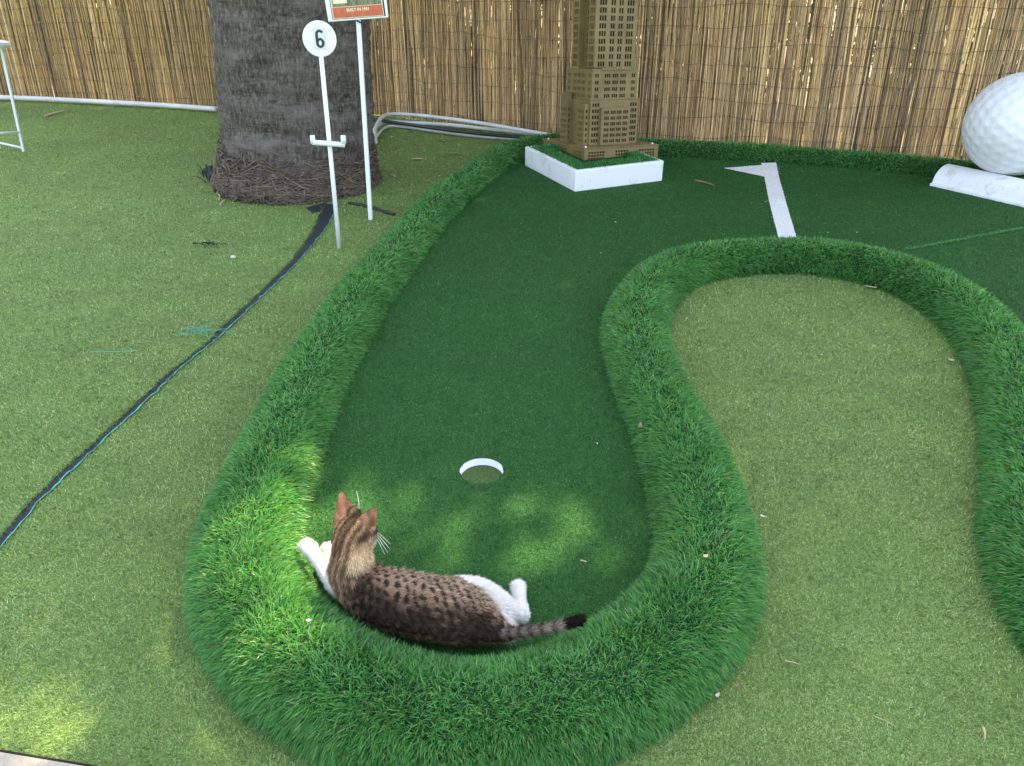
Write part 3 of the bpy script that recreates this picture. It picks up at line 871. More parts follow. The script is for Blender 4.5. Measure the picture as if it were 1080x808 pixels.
# lower block: corner piers plus projecting centre bays
mb = MB(); x0, x1, y0, y1 = sq(s1)
gcorn = groups(s1, [(.11, 3), (.89, 3)], .0135, .0055)
block(mb, x0, x1, y0, y1, zb, zt1, gcorn, gcorn, rows_of(zb, zt1, .037, .022, .016))
mb.build('lower_block', 'olive_metal', tw); shade_box(x0 + .014, x1 - .014, y0 + .014, y1 - .014, zb + .002, zt1 - .003)
mb = MB(); bwid = s1 * .60; bx0 = cxm - bwid / 2; bz1 = zt1 - .045
gb = groups(bwid, [(.18, 3), (.40, 3), (.61, 3), (.83, 3)], .0098, .0032)
rb = rows_of(zb, bz1, .036, .020, .014)
panel(mb, Vector((bx0, y0 - .020, 0)), Vector((1, 0, 0)), Vector((0, -1, 0)), bwid, zb, bz1, gb, rb)
mb.add([(bx0, y0 - .02, zb), (bx0, y0 - .001, zb), (bx0, y0 - .001, bz1), (bx0, y0 - .02, bz1)], [(0, 1, 2, 3)])
mb.add([(bx0 + bwid, y0 - .02, zb), (bx0 + bwid, y0 - .001, zb), (bx0 + bwid, y0 - .001, bz1), (bx0 + bwid, y0 - .02, bz1)], [(0, 1, 2, 3)])
mb.add([(bx0, y0 - .02, bz1), (bx0 + bwid, y0 - .02, bz1), (bx0 + bwid, y0 - .001, bz1), (bx0, y0 - .001, bz1)], [(0, 1, 2, 3)])
mb.build('front_bay', 'olive_metal', tw); shade_box(bx0 + .002, bx0 + bwid - .002, y0 - .0085, y0 - .0015, zb + .002, bz1 - .002)
# left side wings (two shallow blocks with a gap between)
mb = MB()
gw = groups(.10, [(.5, 4)], .012, .008)
for (ya, yb) in ((y0 + .015, y0 + .115), (y1 - .115, y1 - .015)):
    mb = MB()
    block(mb, x0 - .034, x0 - .001, ya, yb, zb, zt1 - .02 if ya < cym else zt1 + .04, cols_of([.010], .012), gw, rows_of(zb, zt1 - .03, .037, .020, .016))
    mb.build('side_wing', 'olive_metal', tw)
# middle block
mb = MB(); x0, x1, y0, y1 = sq(s2)
g2_ = groups(s2, [(.10, 2), (.90, 2), (.33, 3), (.5, 3), (.67, 3)], .0112, .0042)
block(mb, x0, x1, y0, y1, zt1 + .001, zt2, g2_, g2_, rows_of(zt1, zt2, .041, .022, .014))
mb.build('middle_block', 'olive_metal', tw); shade_box(x0 + .014, x1 - .014, y0 + .014, y1 - .014, zt1 + .003, zt2 - .003)
mb = MB(); bwid = s2 * .62
mb.box(cxm - bwid / 2, cxm + bwid / 2, y0 - .012, y0 - .001, zt2 - .007, zt2 + .004)
mb.build('cornice', 'olive_metal', tw); mb = MB()
mb.box(cxm - s1 * .5 - .004, cxm - s1 * .5 + .075, cym - s1 / 2 - .004, cym - s1 / 2 + .06, zt1 + .001, zt1 + .008)
mb.build('cornice', 'olive_metal', tw); mb = MB()
mb.box(cxm + s1 * .5 - .075, cxm + s1 * .5 + .004, cym - s1 / 2 - .004, cym - s1 / 2 + .06, zt1 + .001, zt1 + .008)
mb.build('cornice', 'olive_metal', tw)
# shaft with notched left and right sides
mb = MB(); x0, x1, y0, y1 = sq(s3)
g3_ = groups(s3, [(.17, 3), (.41, 2), (.60, 2), (.83, 3)], .0128, .0052)
gs_ = groups(s3, [(.40, 2), (.60, 2)], .0105, .008)
rs = rows_of(zt2, zt3, .0445, .030, .012)
X, Y = Vector((1, 0, 0)), Vector((0, 1, 0)); nd = .045; st = s3 * .30
panel(mb, Vector((x0, y0, 0)), X, -Y, s3, zt2 + .005, zt3, g3_, rs)
panel(mb, Vector((x1, y1, 0)), -X, Y, s3, zt2 + .005, zt3, g3_, rs)
gst = groups(st, [(.5, 3)], .0150, .0055)
for xs, nx in ((x0, -1), (x1, 1)):
    nv = Vector((nx, 0, 0))
    for ya in (y0, y1 - st):
        panel(mb, Vector((xs, ya, 0)), Y, nv, st, zt2 + .005, zt3, gst, rs)
    xi = xs - nx * nd
    panel(mb, Vector((xi, y0 + st, 0)), Y, nv, s3 - 2 * st, zt2 + .005, zt3, groups(s3 - 2 * st, [(.3, 1), (.7, 1)], .016, 0), rs)
    for ya in (y0 + st, y1 - st):
        mb.add([(xs, ya, zt2 + .005), (xi, ya, zt2 + .005), (xi, ya, zt3), (xs, ya, zt3)], [(0, 1, 2, 3)])
mb.add([(x0, y0, zt3), (x1, y0, zt3), (x1, y1, zt3), (x0, y1, zt3)], [(0, 1, 2, 3)])
mb.build('shaft', 'olive_metal', tw); shade_box(x0 + nd + .014, x1 - nd - .014, y0 + .014, y1 - .014, zt2 + .007, zt3 - .003)
for ya in (y0 + .013, y1 - st + .013):
    for xa in (x0 + .013, x1 - nd - .010): shade_box(xa, xa + nd - .003, ya, ya + st - .026, zt2 + .007, zt3 - .003)
mb = MB(); x0, x1, y0, y1 = sq(.22)
block(mb, x0, x1, y0, y1, zt3 + .001, zt3 + .16, groups(.22, [(.3, 3), (.7, 3)], .0105, .006), groups(.22, [(.3, 3), (.7, 3)], .0105, .006), rows_of(zt3, zt3 + .16, .0445, .027))
MBs = mb.build('crown_block', 'olive_metal', tw)
MB().lathe([(.05, zt3 + .162), (.045, zt3 + .28), (.03, zt3 + .31), (.012, zt3 + .34), (.008, zt3 + .5), (.001, zt3 + .62)], 20, Matrix.Translation((cxm, cym, 0))).build('spire', 'olive_metal', tw, True)

# ------------------------------------------------------------------ giant golf ball and white kerb
bc = Vector((3.055, 4.64, .420)); br = .297
N_ = 270; ga = PI * (3 - math.sqrt(5))
dirs = np.array([[math.sqrt(1 - (1 - 2 * (k + .5) / N_) ** 2) * math.cos(ga * k), math.sqrt(1 - (1 - 2 * (k + .5) / N_) ** 2) * math.sin(ga * k), 1 - 2 * (k + .5) / N_] for k in range(N_)])
rot = np.array(Matrix.Rotation(R(35), 3, 'Y') @ Matrix.Rotation(R(50), 3, 'X')); dirs = dirs @ rot.T
bm = bmesh.new(); bmesh.ops.create_icosphere(bm, subdivisions=6, radius=1)
co = np.array([v.co for v in bm.verts])
md = np.concatenate([(co[i:i + 5000] @ dirs.T).max(1) for i in range(0, len(co), 5000)])
ang = np.arccos(np.clip(md, -1, 1)); dr_a = .092
depth = np.where(ang < dr_a, .019 * (1 - (ang / dr_a) ** 2) ** 1.0, 0)
pn = co * (1 - depth * .9)[:, None]
pn[:, 2] = np.maximum(pn[:, 2], -.93)
for v, p in zip(bm.verts, pn): v.co = Vector(p * br)
me = bpy.data.meshes.new('giant_golf_ball'); bm.to_mesh(me); bm.free(); me.materials.append(MATS['ball_paint'])
me.polygons.foreach_set('use_smooth', [True] * len(me.polygons))
bo = link('giant_golf_ball', me); bo.location = bc
tag(bo, 'giant white dimpled golf ball resting on the far right grass border', 'golf ball')

A0, B0 = G(980, 196, ZG), G(1080, 219, ZG)
kd = (B0 - A0).normalized(); kn = Vector((-kd.y, kd.x, 0))
prof = [(0, .001), (0, .016), (.022, .020)] + [(.022 + .125 * (1 - math.cos(t)), .020 + .098 * math.sin(t)) for t in np.linspace(.05, PI / 2, 12)] + [(.165, .118), (.165, .001)]
vs, fs = [], []; npf = len(prof)
for s in np.linspace(0, 1.5, 16):
    for a, z in prof: vs.append(A0 + kd * s + kn * (a + .002 * math.sin(s * 9)) + Vector((0, 0, z)))
for i in range(15):
    for k in range(npf - 1): fs.append((i * npf + k, i * npf + k + 1, (i + 1) * npf + k + 1, (i + 1) * npf + k))
fs.append(tuple(reversed(range(npf)))); fs.append(tuple(range(15 * npf, 16 * npf)))
ko = MB().add(vs, fs).build('rounded_kerb', 'white_wall', None, False, .004)
tag(ko, 'white quarter-round kerb block with a flat lip in front of the giant ball', 'kerb')

# ------------------------------------------------------------------ cat
def P(px, py, z): return G(px, py, z)
bones = []          # (centre, radius, part, s) sampled spheres
def chain(part, knots, step=.30, s0=0.0):
    K = [(*P(x, y, z), r) for x, y, z, r in knots]
    S = spline(K, 60); L = np.concatenate([[0], np.cumsum(np.linalg.norm(np.diff(S[:, :3], axis=0), axis=1))])
    last = -9
    for i in range(60):
        if L[i] - last > step * S[i, 3] or i == 59:
            bones.append((Vector(S[i, :3]), S[i, 3], part, s0 + L[i])); last = L[i]
    return s0 + L[-1]
HC = P(373, 563, .212)
e = chain('body', [(371, 590, .178, .0455), (371, 602, .150, .0500), (378, 614, .122, .055), (397, 626, .108, .061), (428, 636, .104, .067),
           (462, 642, .102, .067), (495, 648, .096, .061), (516, 655, .088, .045), (530, 664, .082, .026)])
chain('head', [(373, 564, .211, .0430), (371, 576, .198, .0435), (371, 590, .178, .0455)])
chain('tail', [(526, 666, .088, .016), (542, 667, .100, .0110), (560, 665.3, .118, .0092), (580, 662.3, .132, .0086), (598, 658, .136, .0088), (611, 654, .136, .0096)])
chain('hind', [(484, 631, .088, .050), (503, 631, .078, .046), (523, 638, .064, .036), (540, 646, .051, .024), (550, 649, .046, .0185), (549, 638, .046, .0145), (547.5, 628, .046, .0150), (546.5, 620, .044, .0175)])
chain('fore', [(372, 618, .105, .034), (357, 617, .088, .024), (346, 606, .086, .018), (335, 590, .100, .0155), (327, 579, .108, .0175), (323.5, 576, .106, .0170)])
chain('fore', [(366, 604, .100, .030), (354, 592, .080, .018), (345, 579, .070, .0145)])
for q_ in ((-.0105, 0), (-.0038, .0035), (.0038, .0035), (.0105, 0)):          # toes
    tp = P(546.3, 617, .043); bones.append((tp + Vector((q_[0], q_[1], 0)), .0068, 'hind', .2))
    tp = P(322.5, 574.5, .106); bones.append((tp + Vector((q_[0] * .8 - .004, q_[1] + q_[0] * .5 + .003, -.003)), .0070, 'fore', .2))
fdir = Vector((.36, .90, -.12)).normalized(); rdir = fdir.cross(Vector((0, 0, 1))).normalized(); udir = rdir.cross(fdir)
for off, r_ in (((.024, 0, -.008), .027), ((.038, 0, -.014), .019), ((.032, .010, -.018), .014), ((.032, -.010, -.018), .014), ((.010, .020, -.012), .025), ((.010, -.020, -.012), .025)):
    bones.append((HC + fdir * off[0] + rdir * off[1] + udir * off[2], r_, 'face', 0))
bones.append((P(386, 612, .140), .032, 'body', .07)); bones.append((P(503, 645, .122), .038, 'body', .27))
# chest
for t in np.linspace(0, 1, 6):
    bones.append((P(368, 600, .135).lerp(P(362, 596, .085), t), .042 - .008 * t, 'chest', 0))
def ear(b1, b2, tip, back):
    for i in range(13):
        for j in range(13 - i):
            a, b_ = i / 12, j / 12; c_ = 1 - a - b_
            p = b1 * c_ + b2 * b_ + tip * a
            cup = back * (.012 * (1 - a) * (1 - (2 * (b_ / max(1e-6, 1 - a)) - 1) ** 2))
            if a < .93: bones.append((p + cup, .0056 - .0010 * a, 'ear', a))
        if a < .25: bones.append((p * .8 + HC * .2, .016, 'head', 0))
bk = -fdir
ear(P(353, 553, .230), P(374, 538.5, .243), P(359.5, 520, .281), bk)
ear(P(375, 551, .243), P(394, 563, .215), P(396, 535.5, .268), bk)
bm = bmesh.new()
ico = bmesh.new(); bmesh.ops.create_icosphere(ico, subdivisions=2, radius=1)
iv = [v.co.copy() for v in ico.verts]; iff = [[v.index for v in f.verts] for f in ico.faces]; ico.free()
mb = MB()
for c_, r_, pt, s_ in bones: mb.add([c_ + q * r_ for q in iv], iff)
tmp = mb.build('tmp_cat', 'cat_skin')
rm = tmp.modifiers.new('r', 'REMESH'); rm.mode = 'VOXEL'; rm.voxel_size = .0026
sm = tmp.modifiers.new('s', 'SMOOTH'); sm.factor = .5; sm.iterations = 5
dg = bpy.context.evaluated_depsgraph_get(); dg.update()
cme = bpy.data.meshes.new_from_object(tmp.evaluated_get(dg)); cme.name = 'cat'
om = tmp.data; bpy.data.objects.remove(tmp); bpy.data.meshes.remove(om)
cme.materials.clear(); cme.materials.append(MATS['cat_skin'])
nv = len(cme.vertices); cv = np.zeros(nv * 3, np.float32); cme.vertices.foreach_get('co', cv); cv = cv.reshape(-1, 3).astype(float)
cn = np.zeros(nv * 3, np.float32); cme.vertex_normals.foreach_get('vector', cn); cn = cn.reshape(-1, 3).astype(float)
BC = np.array([b_[0] for b_ in bones]); BR = np.array([b_[1] for b_ in bones]); BS = np.array([b_[3] for b_ in bones])
BP = np.array([b_[2] for b_ in bones])
def nearest(p):
    out = np.zeros(len(p), int)
    for s in range(0, len(p), 8000):
        q = p[s:s + 8000]; out[s:s + 8000] = (np.linalg.norm(q[:, None] - BC[None], axis=2) / 1.0 - BR[None]).argmin(1)
    return out
# direction the coat lies: along each chain, away from the head
BT = np.zeros_like(BC)
for i in range(len(BC)):
    nb = [j for j in (i - 1, i + 1) if 0 <= j < len(BC) and BP[j] == BP[i]]
    if nb:
        v_ = sum((BC[j] - BC[i]) * (1 if j > i else -1) for j in nb); BT[i] = v_ / max(1e-9, np.linalg.norm(v_))
BT[BP == 'head'] = np.array(-fdir * .5) + np.array([0, -.3, -.8]); BT[BP == 'face'] = np.array(-fdir)
for i in np.where(BP == 'ear')[0]: BT[i] = np.array(udir)
BT[BP == 'chest'] = (0, 0, -1); BT = unit(BT)

def vnoise(p, f, seed):
    g_ = np.random.default_rng(seed); out = np.zeros(len(p))
    for _ in range(7):
        k = g_.normal(size=3) * f; out += np.sin(p @ k + g_.uniform(0, 6.28))
    return out / 2.6
def coat(p, nrm):
    ib = nearest(p); part = BP[ib]
    ax = ((p - BC[ib]) * BT[ib]).sum(1); s = BS[ib] + np.where(np.isin(part, ('body', 'tail', 'hind', 'fore')), ax, 0)
    c = np.zeros((len(p), 3))
    mid = np.array([.265, .190, .130]); lit = np.array([.42, .33, .25]); drk = np.array([.034, .024, .018]); red = np.array([.21, .115, .065])
    white = np.array([.82, .80, .77])
    rad = unit(p - BC[ib] - ax[:, None] * BT[ib] * .92)
    # body ----
    D = np.where((s < .10)[:, None], np.array([-.15, -.72, .66]), np.array([-.12, -.93, .34])); D = unit(D)
    cd = (rad * D).sum(1)
    w1 = vnoise(p, 32, 1) * .35; w2 = vnoise(p, 75, 2) * .5; w3 = vnoise(p, 150, 4) * .5
    ang_ = np.arccos(np.clip(cd, -1, 1))
    ph_ = ang_ / .255 + .75 * w1 + .30 * w2 + s * 9
    spots = .62 * np.cos(s * 2 * PI / .0215 + ph_ * PI + w2 * 1.9 + w1 * 2.4) + .46 * np.cos(ph_ * 2 * PI + w2 * 1.1) + w3 * .30 + w2 * .22
    sp = np.clip((spots - .04) / .36, 0, 1)[:, None]
    up_ = np.clip((.75 - cd) / 1.0, 0, 1)[:, None]
    bodyc = np.array([.34, .222, .140]) * (1 - up_) + np.array([.58, .44, .32]) * up_
    bodyc = bodyc * (1 - sp * .93) + drk * sp * .93
    band = np.clip((cd - .62 + .18 * w1 + .14 * w3) / .36, 0, 1)[:, None] * .90
    bodyc = bodyc * (1 - band) + drk * .80 * band
    bely = np.clip((-.62 - cd + .06 * w2) / .16, 0, 1)[:, None]
    bodyc = bodyc * (1 - bely) + white * bely
    # white of the thigh starts along a slanting edge
    qa, qb = np.array(P(490, 611, .14)), np.array(P(530, 660, .09)); ln = (qb - qa)[:2]; ln = ln / np.linalg.norm(ln)
    sdv = (p[:, 0] - qa[0]) * ln[1] * -1 + (p[:, 1] - qa[1]) * ln[0]
    wth = np.clip((sdv + .004 * w2 + .003) / .009, 0, 1)[:, None] * ((s > .16) & (p[:, 1] > qb[1] - .004))[:, None]
    bodyw = bodyc * (1 - wth) + white * wth
    m_ = part == 'body'; c[m_] = bodyw[m_]
    # head and nape: long dark lines from the brow back
    q = p - np.array(HC); lat = q @ np.array(rdir); fw = q @ np.array(fdir); uu = q @ np.array(udir)
    hs_ = np.abs(np.sin((lat * 1.0 + .003 * np.sin(uu * 90)) * PI / .0155))
    line = np.clip((hs_ - .45) / .4, 0, 1)[:, None]
    headc = np.array([.30, .195, .115]) * (1 - line * .70) + drk * line * .70
    cheek = np.clip((np.abs(lat) - .026) / .012, 0, 1)[:, None] * np.clip((.012 - uu) / .02, 0, 1)[:, None]
    side_ = np.clip((np.abs(lat) - .020) / .012, 0, 1)[:, None] * np.clip((np.sin(uu * 2 * PI / .021 + lat * 60 + 1.0) - .1) / .5 + w3 * .3, 0, 1)[:, None] * .75
    headc = headc * (1 - side_) + drk * 1.4 * side_
    cheek = cheek * np.clip((uu + .046) / .016, 0, 1)[:, None]
    headc = headc * (1 - cheek) + np.array([.56, .41, .25]) * cheek
    cen = np.clip(1 - np.abs(lat) / .013, 0, 1)[:, None] * np.clip((uu + .03) / .03, 0, 1)[:, None] * .75
    headc = headc * (1 - cen) + drk * cen
    m_ = part == 'head'; c[m_] = headc[m_]
    # blend nape stripes into the shoulders
    k_ = np.clip(1 - s / .085, 0, 1)[:, None]; m_ = part == 'body'
    c[m_] = (bodyw * (1 - k_) + headc * k_)[m_]
    m_ = part == 'face'; c[m_] = np.where((uu < -.014)[:, None], white, np.array([.42, .30, .18]))[m_]
    m_ = part == 'chest'; c[m_] = np.where((cd < .25)[:, None], white, headc)[m_]
    m_ = part == 'ear'; c[m_] = (np.array([.34, .175, .100]) * (1 + .35 * vnoise(p, 120, 8))[:, None])[m_]
    m_ = part == 'fore'; fcol = np.where((s < .020)[:, None], bodyc, white); c[m_] = fcol[m_]
    wt2 = np.clip((sdv + .004 * w2 + .003) / .009, 0, 1)[:, None]
    m_ = part == 'hind'; c[m_] = (bodyc * (1 - wt2) + white * wt2)[m_]
    tb = np.clip((np.sin(s * 2 * PI / .024 + .8) + .1) / .5, 0, 1)[:, None]
    tcol = np.array([.27, .215, .17]) * (1 - tb * .62) + drk * tb * .62
    tip_ = np.clip((s - .138) / .008, 0, 1)[:, None]; tcol = tcol * (1 - tip_) + np.array([.012, .009, .008]) * tip_
    m_ = part == 'tail'; c[m_] = tcol[m_]
    return np.clip(c, .005, .85), ib
cc, ib0 = coat(cv, cn)
a = cme.attributes.new('col', 'FLOAT_COLOR', 'POINT')
a.data.foreach_set('color', np.concatenate([cc, np.ones((nv, 1))], 1).astype(np.float32).ravel())
cme.polygons.foreach_set('use_smooth', np.ones(len(cme.polygons), bool))
cat = link('cat', cme)
tag(cat, 'brown spotted tabby cat with white legs lying against the grass border', 'cat')
# coat of fine hairs
cme.calc_loop_triangles(); nt_ = len(cme.loop_triangles)
tv = np.zeros(nt_ * 3, np.int32); cme.loop_triangles.foreach_get('vertices', tv); tv = tv.reshape(-1, 3)
ar = np.linalg.norm(np.cross(cv[tv[:, 1]] - cv[tv[:, 0]], cv[tv[:, 2]] - cv[tv[:, 0]]), axis=1)
n = 150000
ti = rng.choice(nt_, n, p=ar / ar.sum()); b1, b2 = rng.random(n), rng.random(n); fl_ = b1 + b2 > 1; b1[fl_] = 1 - b1[fl_]; b2[fl_] = 1 - b2[fl_]
w_ = np.stack([1 - b1 - b2, b1, b2], 1)
rp = (cv[tv[ti]] * w_[:, :, None]).sum(1); rn = unit((cn[tv[ti]] * w_[:, :, None]).sum(1))
hc, ibh = coat(rp, rn)
flow = BT[ibh]; flow = flow - rn * (flow * rn).sum(1, keepdims=True); flow = unit(flow + rng.normal(0, .24, (n, 3)))
prt = BP[ibh]
Lh = np.select([prt == 'ear', prt == 'tail', (prt == 'hind') | (prt == 'fore'), (prt == 'head') | (prt == 'face')], [.0045, .0095, .0065, .0075], .0085) * rng.uniform(.7, 1.25, n)
Lh = np.where((prt == 'tail') & (BS[ibh] > .138), Lh * 1.15, Lh)
Lh = np.where((prt == 'body') & (hc[:, 0] > .6), Lh * 1.7, Lh)
lift = np.where(prt == 'tail', .55, .40)[:, None]
guard = (rng.random(n) < .13) & (prt != 'ear'); Lh = np.where(guard, Lh * 1.6, Lh); lift = lift * np.where(guard, 1.7, 1)[:, None]
hd_ = unit(flow + rn * lift)
V, T, Q = blades5(rp - rn * .0008, hd_, Lh, rng.uniform(.0007, .0013, n), rng.uniform(0, .15, n), unit(np.cross(hd_, rn) + rng.normal(0, .2, (n, 3))))
hcol = hc * np.where((hc[:, :1] > .6), rng.uniform(.88, 1.08, (n, 1)), rng.uniform(.45, 1.75, (n, 1))); hcol = np.clip(hcol, 0, .86)
fo = link('fur', np_mesh('fur', V, T, Q, np.repeat(hcol, 5, 0), ('fur',)), cat); fo['kind'] = 'stuff'
# face details on the far side
for sx in (-1, 1):
    M = Matrix.Translation(HC + fdir * .0345 + rdir * sx * .0155 + udir * .004) @ Matrix.Diagonal((.0085, .0085, .0085, 1))
    MB().add([M @ q for q in iv], iff).build('eye', 'eye_green', cat, True)
M = Matrix.Translation(HC + fdir * .0565 - udir * .009) @ Matrix.Diagonal((.0055, .0045, .004, 1))
MB().add([M @ q for q in iv], iff).build('nose', 'nose_pink', cat, True)
wb = HC + fdir * .045 + rdir * .014 - udir * .014
for (tx, ty, tz, r0) in ((411, 579, .19, .0008), (409, 583, .185, .0007), (412, 574, .20, .0006), (406, 585, .18, .0006)):
    e_ = P(tx, ty, tz); m2 = wb.lerp(e_, .5) + Vector((0, 0, .008))
    MB().tube([wb, m2, e_], [r0, r0 * .9, r0 * .35], 5).build('whisker', 'whisker', cat, True)
wb2 = HC + fdir * .03 + udir * .024 - rdir * .006
e_ = P(376, 518, .27); MB().tube([wb2, wb2.lerp(e_, .5) + Vector((.004, 0, .004)), e_], [.0006, .0006, .0003], 5).build('whisker', 'whisker', cat, True)

# ------------------------------------------------------------------ fallen bits
def leaf_bit(name, px, py, z, l, w, ang, curl, mat, label, cat_, group=None):
    p = G(px, py, z); mb = MB(); ns = 7; vs = []
    for i in range(ns):
        t = i / (ns - 1); ww = w * math.sin(PI * (.08 + .84 * t)) ; x = (t - .5) * l; zc = curl * (abs(t - .5) * 2) ** 2
        yb = .12 * l * math.sin(t * 4)
        for s_, zz in ((-1, curl * .4), (0, 0), (1, curl * .4)):
            for th in (0,): vs.append((x, yb + s_ * ww / 2, zc + zz))
    top = [(i * 3 + k, (i + 1) * 3 + k, (i + 1) * 3 + k + 1, i * 3 + k + 1) for i in range(ns - 1) for k in (0, 1)]
    nb = len(vs); vs2 = vs + [(x, y, zc - .0012) for x, y, zc in vs]
    fs = top + [tuple(reversed([q + nb for q in f])) for f in top]
    for i in range(ns - 1):
        for k in (0, 2): fs.append((i * 3 + k, (i + 1) * 3 + k, (i + 1) * 3 + k + nb, i * 3 + k + nb))
    M = Matrix.Rotation(ang, 4, 'Z')
    o = mb.add([M @ Vector(q) for q in vs2], fs).build(name, mat, None, False)
    o.location = (p.x, p.y, z); return tag(o, label, cat_, 'fallen leaves' if cat_ == 'leaf' else 'fallen petals')
def twig(px0, py0, px1, py1, r_, mat, label, z=.010, name='twig'):
    a, b_ = G(px0, py0, z), G(px1, py1, z); b_ = b_ + Vector((0, 0, .004)); L = b_ - a
    m_ = a.lerp(b_, .5) + Vector((-L.y, L.x, 0)) * .06
    tag(MB().tube([a, a.lerp(m_, .5), m_, m_.lerp(b_, .5), b_], [r_, r_ * 1.1, r_, r_ * .9, r_ * .5], 6).build(name, mat, None, True), label, 'twig', 'fallen twigs and straws')
twig(47, 122.5, 73, 116.5, .009, 'straw', 'long pale cane splinter on the turf near the stool', .014)
twig(733, 190, 753, 196, .006, 'dry_leaf', 'curled brown twig on the dark green between planter and white line', ZG + .008)
twig(471, 161.5, 489, 163, .006, 'dry_leaf', 'brown twig on the turf below the pipes', .012)
twig(434, 167.5, 446, 168, .007, 'straw', 'pale straw chip on the turf right of the palm', .012)
twig(411, 184, 418, 187, .006, 'straw', 'short pale chip beside the poster pole', .012)
twig(229, 203, 231, 212, .005, 'straw', 'thin straw standing out below the black membrane scrap', .012)
twig(232, 216, 238, 211, .005, 'straw', 'slanted straw lying nearer the viewer below the black membrane', .012)
twig(828, 697, 843, 702, .0011, 'straw', 'thin grey straw on the pale turf at lower right', .012)
twig(1037, 767, 1038, 781, .0020, 'straw', 'upright tan splinter near the bottom right corner', .012)
twig(921, 755, 945, 768, .0007, 'straw', 'hair thin fibre on the pale turf at bottom right', .012)
twig(612, 591, 619, 594, .0016, 'straw', 'tiny straw on the green right of the hind paw', ZG + .008)
leaf_bit('dry_leaf', 468, 150, .012, .10, .030, R(20), .018, 'dry_leaf', 'crumpled brown leaf on the turf in front of the hose', 'leaf')
leaf_bit('dry_leaf', 478, 147, .012, .09, .022, R(5), .012, 'dry_leaf', 'narrow brown leaf right behind the crumpled one', 'leaf')
leaf_bit('dry_leaf', 676, 450, .155, .022, .012, R(100), .006, 'dry_leaf', 'small greyish leaf caught in the border left of the pale island', 'leaf')
leaf_bit('petal', 805, 545, .010, .018, .007, R(-20), .003, 'petal', 'white petal on pale turf beside the right border bend', 'petal')
leaf_bit('petal', 744, 587, .155, .012, .009, R(30), .003, 'yellow_petal', 'yellowish petal on top of the grass border', 'petal')
leaf_bit('petal', 326, 655, .150, .011, .006, R(10), .004, 'petal', 'pale petal in the border grass left of the cat back', 'petal')
leaf_bit('petal', 757, 734, .012, .012, .007, R(60), .003, 'petal', 'whitish petal on the turf at the foot of the near border', 'petal')
leaf_bit('dry_leaf', 778, 725, .012, .014, .008, R(-40), .004, 'dry_leaf', 'reddish brown leaf scrap at the foot of the near border', 'leaf')
leaf_bit('petal', 1003, 380, .010, .02, .010, R(-30), .004, 'petal', 'pale chip under the right side of the grass arch', 'petal')
leaf_bit('dry_leaf', 918, 303, .012, .05, .012, R(-20), .004, 'straw', 'straw coloured leaf along the foot of the grass arch', 'leaf')
mb = MB(); pv = G(246, 271, .012)
mb.add([pv + Vector((q.x * .014, q.y * .011, q.z * .009)) for q in iv], iff)
tag(mb.build('pebble', 'petal', None, True), 'small white pebble on the turf left of the seam', 'pebble')
mb = MB()
for k in range(30):                                  # turquoise threads pulled loose
    p = G(188 + g.gauss(16, 11), 350 + g.gauss(0, 2.6), .012); a = g.gauss(.3, .5); l = g.uniform(.02, .06)
    q_ = p + Vector((math.cos(a) * l, math.sin(a) * l, g.uniform(0, .006)))
    mb.tube([p, p.lerp(q_, .5) + Vector((0, .003, .004)), q_], .0008, 4)
tag(mb.build('loose_thread', 'turquoise', None, True), 'tuft of loose turquoise threads on the turf beside the seam', 'thread')
mb = MB()
S = [G(x, y, .013) for x, y in ((96, 371), (112, 371), (128, 370.5), (142, 370))]
mb.tube(S, .0012, 4)
tag(mb.build('loose_thread', 'turquoise', None, True), 'single thin turquoise thread lying left of the tuft', 'thread')
mb = MB()
for k in range(20):
    p = G(219 + g.gauss(0, 7), 257.5 + g.gauss(0, 1.2), .010); a = g.uniform(0, 6.28); l = g.uniform(.01, .05)
    q_ = p + Vector((math.cos(a) * l, math.sin(a) * l * .6, g.uniform(0, .008)))
    mb.tube([p, p.lerp(q_, .5) + Vector((0, 0, .006)), q_], .002, 4)
tag(mb.build('loose_thread', 'black_tape', None, True), 'tuft of black fibres on the turf left of the pebble', 'thread')
# tiny specks blown over both turfs
mb = MB(); sg_ = random.Random(3)
for k in range(36):
    y = .9 + 6 * sg_.random() ** 1.3; x = sg_.uniform(-.75, .8) * (y + .9)
    if dist_path(np.array([[x, y]]))[0] < .17 or y > np.interp(x, fl[:, 0], fl[:, 1]) - .2: continue
    z = ZG + .006 if inside(GREEN_POLY, np.array([[x, y]]))[0] else .010
    f = (.0008 + .0011 * sg_.random() ** 3) * (1 + y * .35); a = sg_.uniform(0, 3.14)
    M = Matrix.Translation((x, y, z)) @ Matrix.Rotation(a, 4, 'Z') @ Matrix.Diagonal((f * sg_.uniform(1, 3.5), f, f * .5, 1))
    mb.add([M @ q for q in iv[:12]], [f_ for f_ in [(0, 1, 2)]]) if False else mb.box(-1, 1, -1, 1, -1, 1, M)
tag(mb.build('turf_specks', 'petal'), 'tiny pale specks scattered over the turf', 'specks', kind='stuff')

# ------------------------------------------------------------------ sun, added shade tree, hedge, sky
AZ, EL = R(22), R(47)
SUN = Vector((math.sin(AZ) * math.cos(EL), math.cos(AZ) * math.cos(EL), math.sin(EL)))
sl = bpy.data.lights.new('sun', 'SUN'); sl.energy = 3.6; sl.angle = R(.53); sl.color = (1, .84, .52)
so = bpy.data.objects.new('sun', sl); COL.objects.link(so); so.rotation_euler = (-SUN).to_track_quat('-Z', 'Y').to_euler(); so.location = SUN * 30

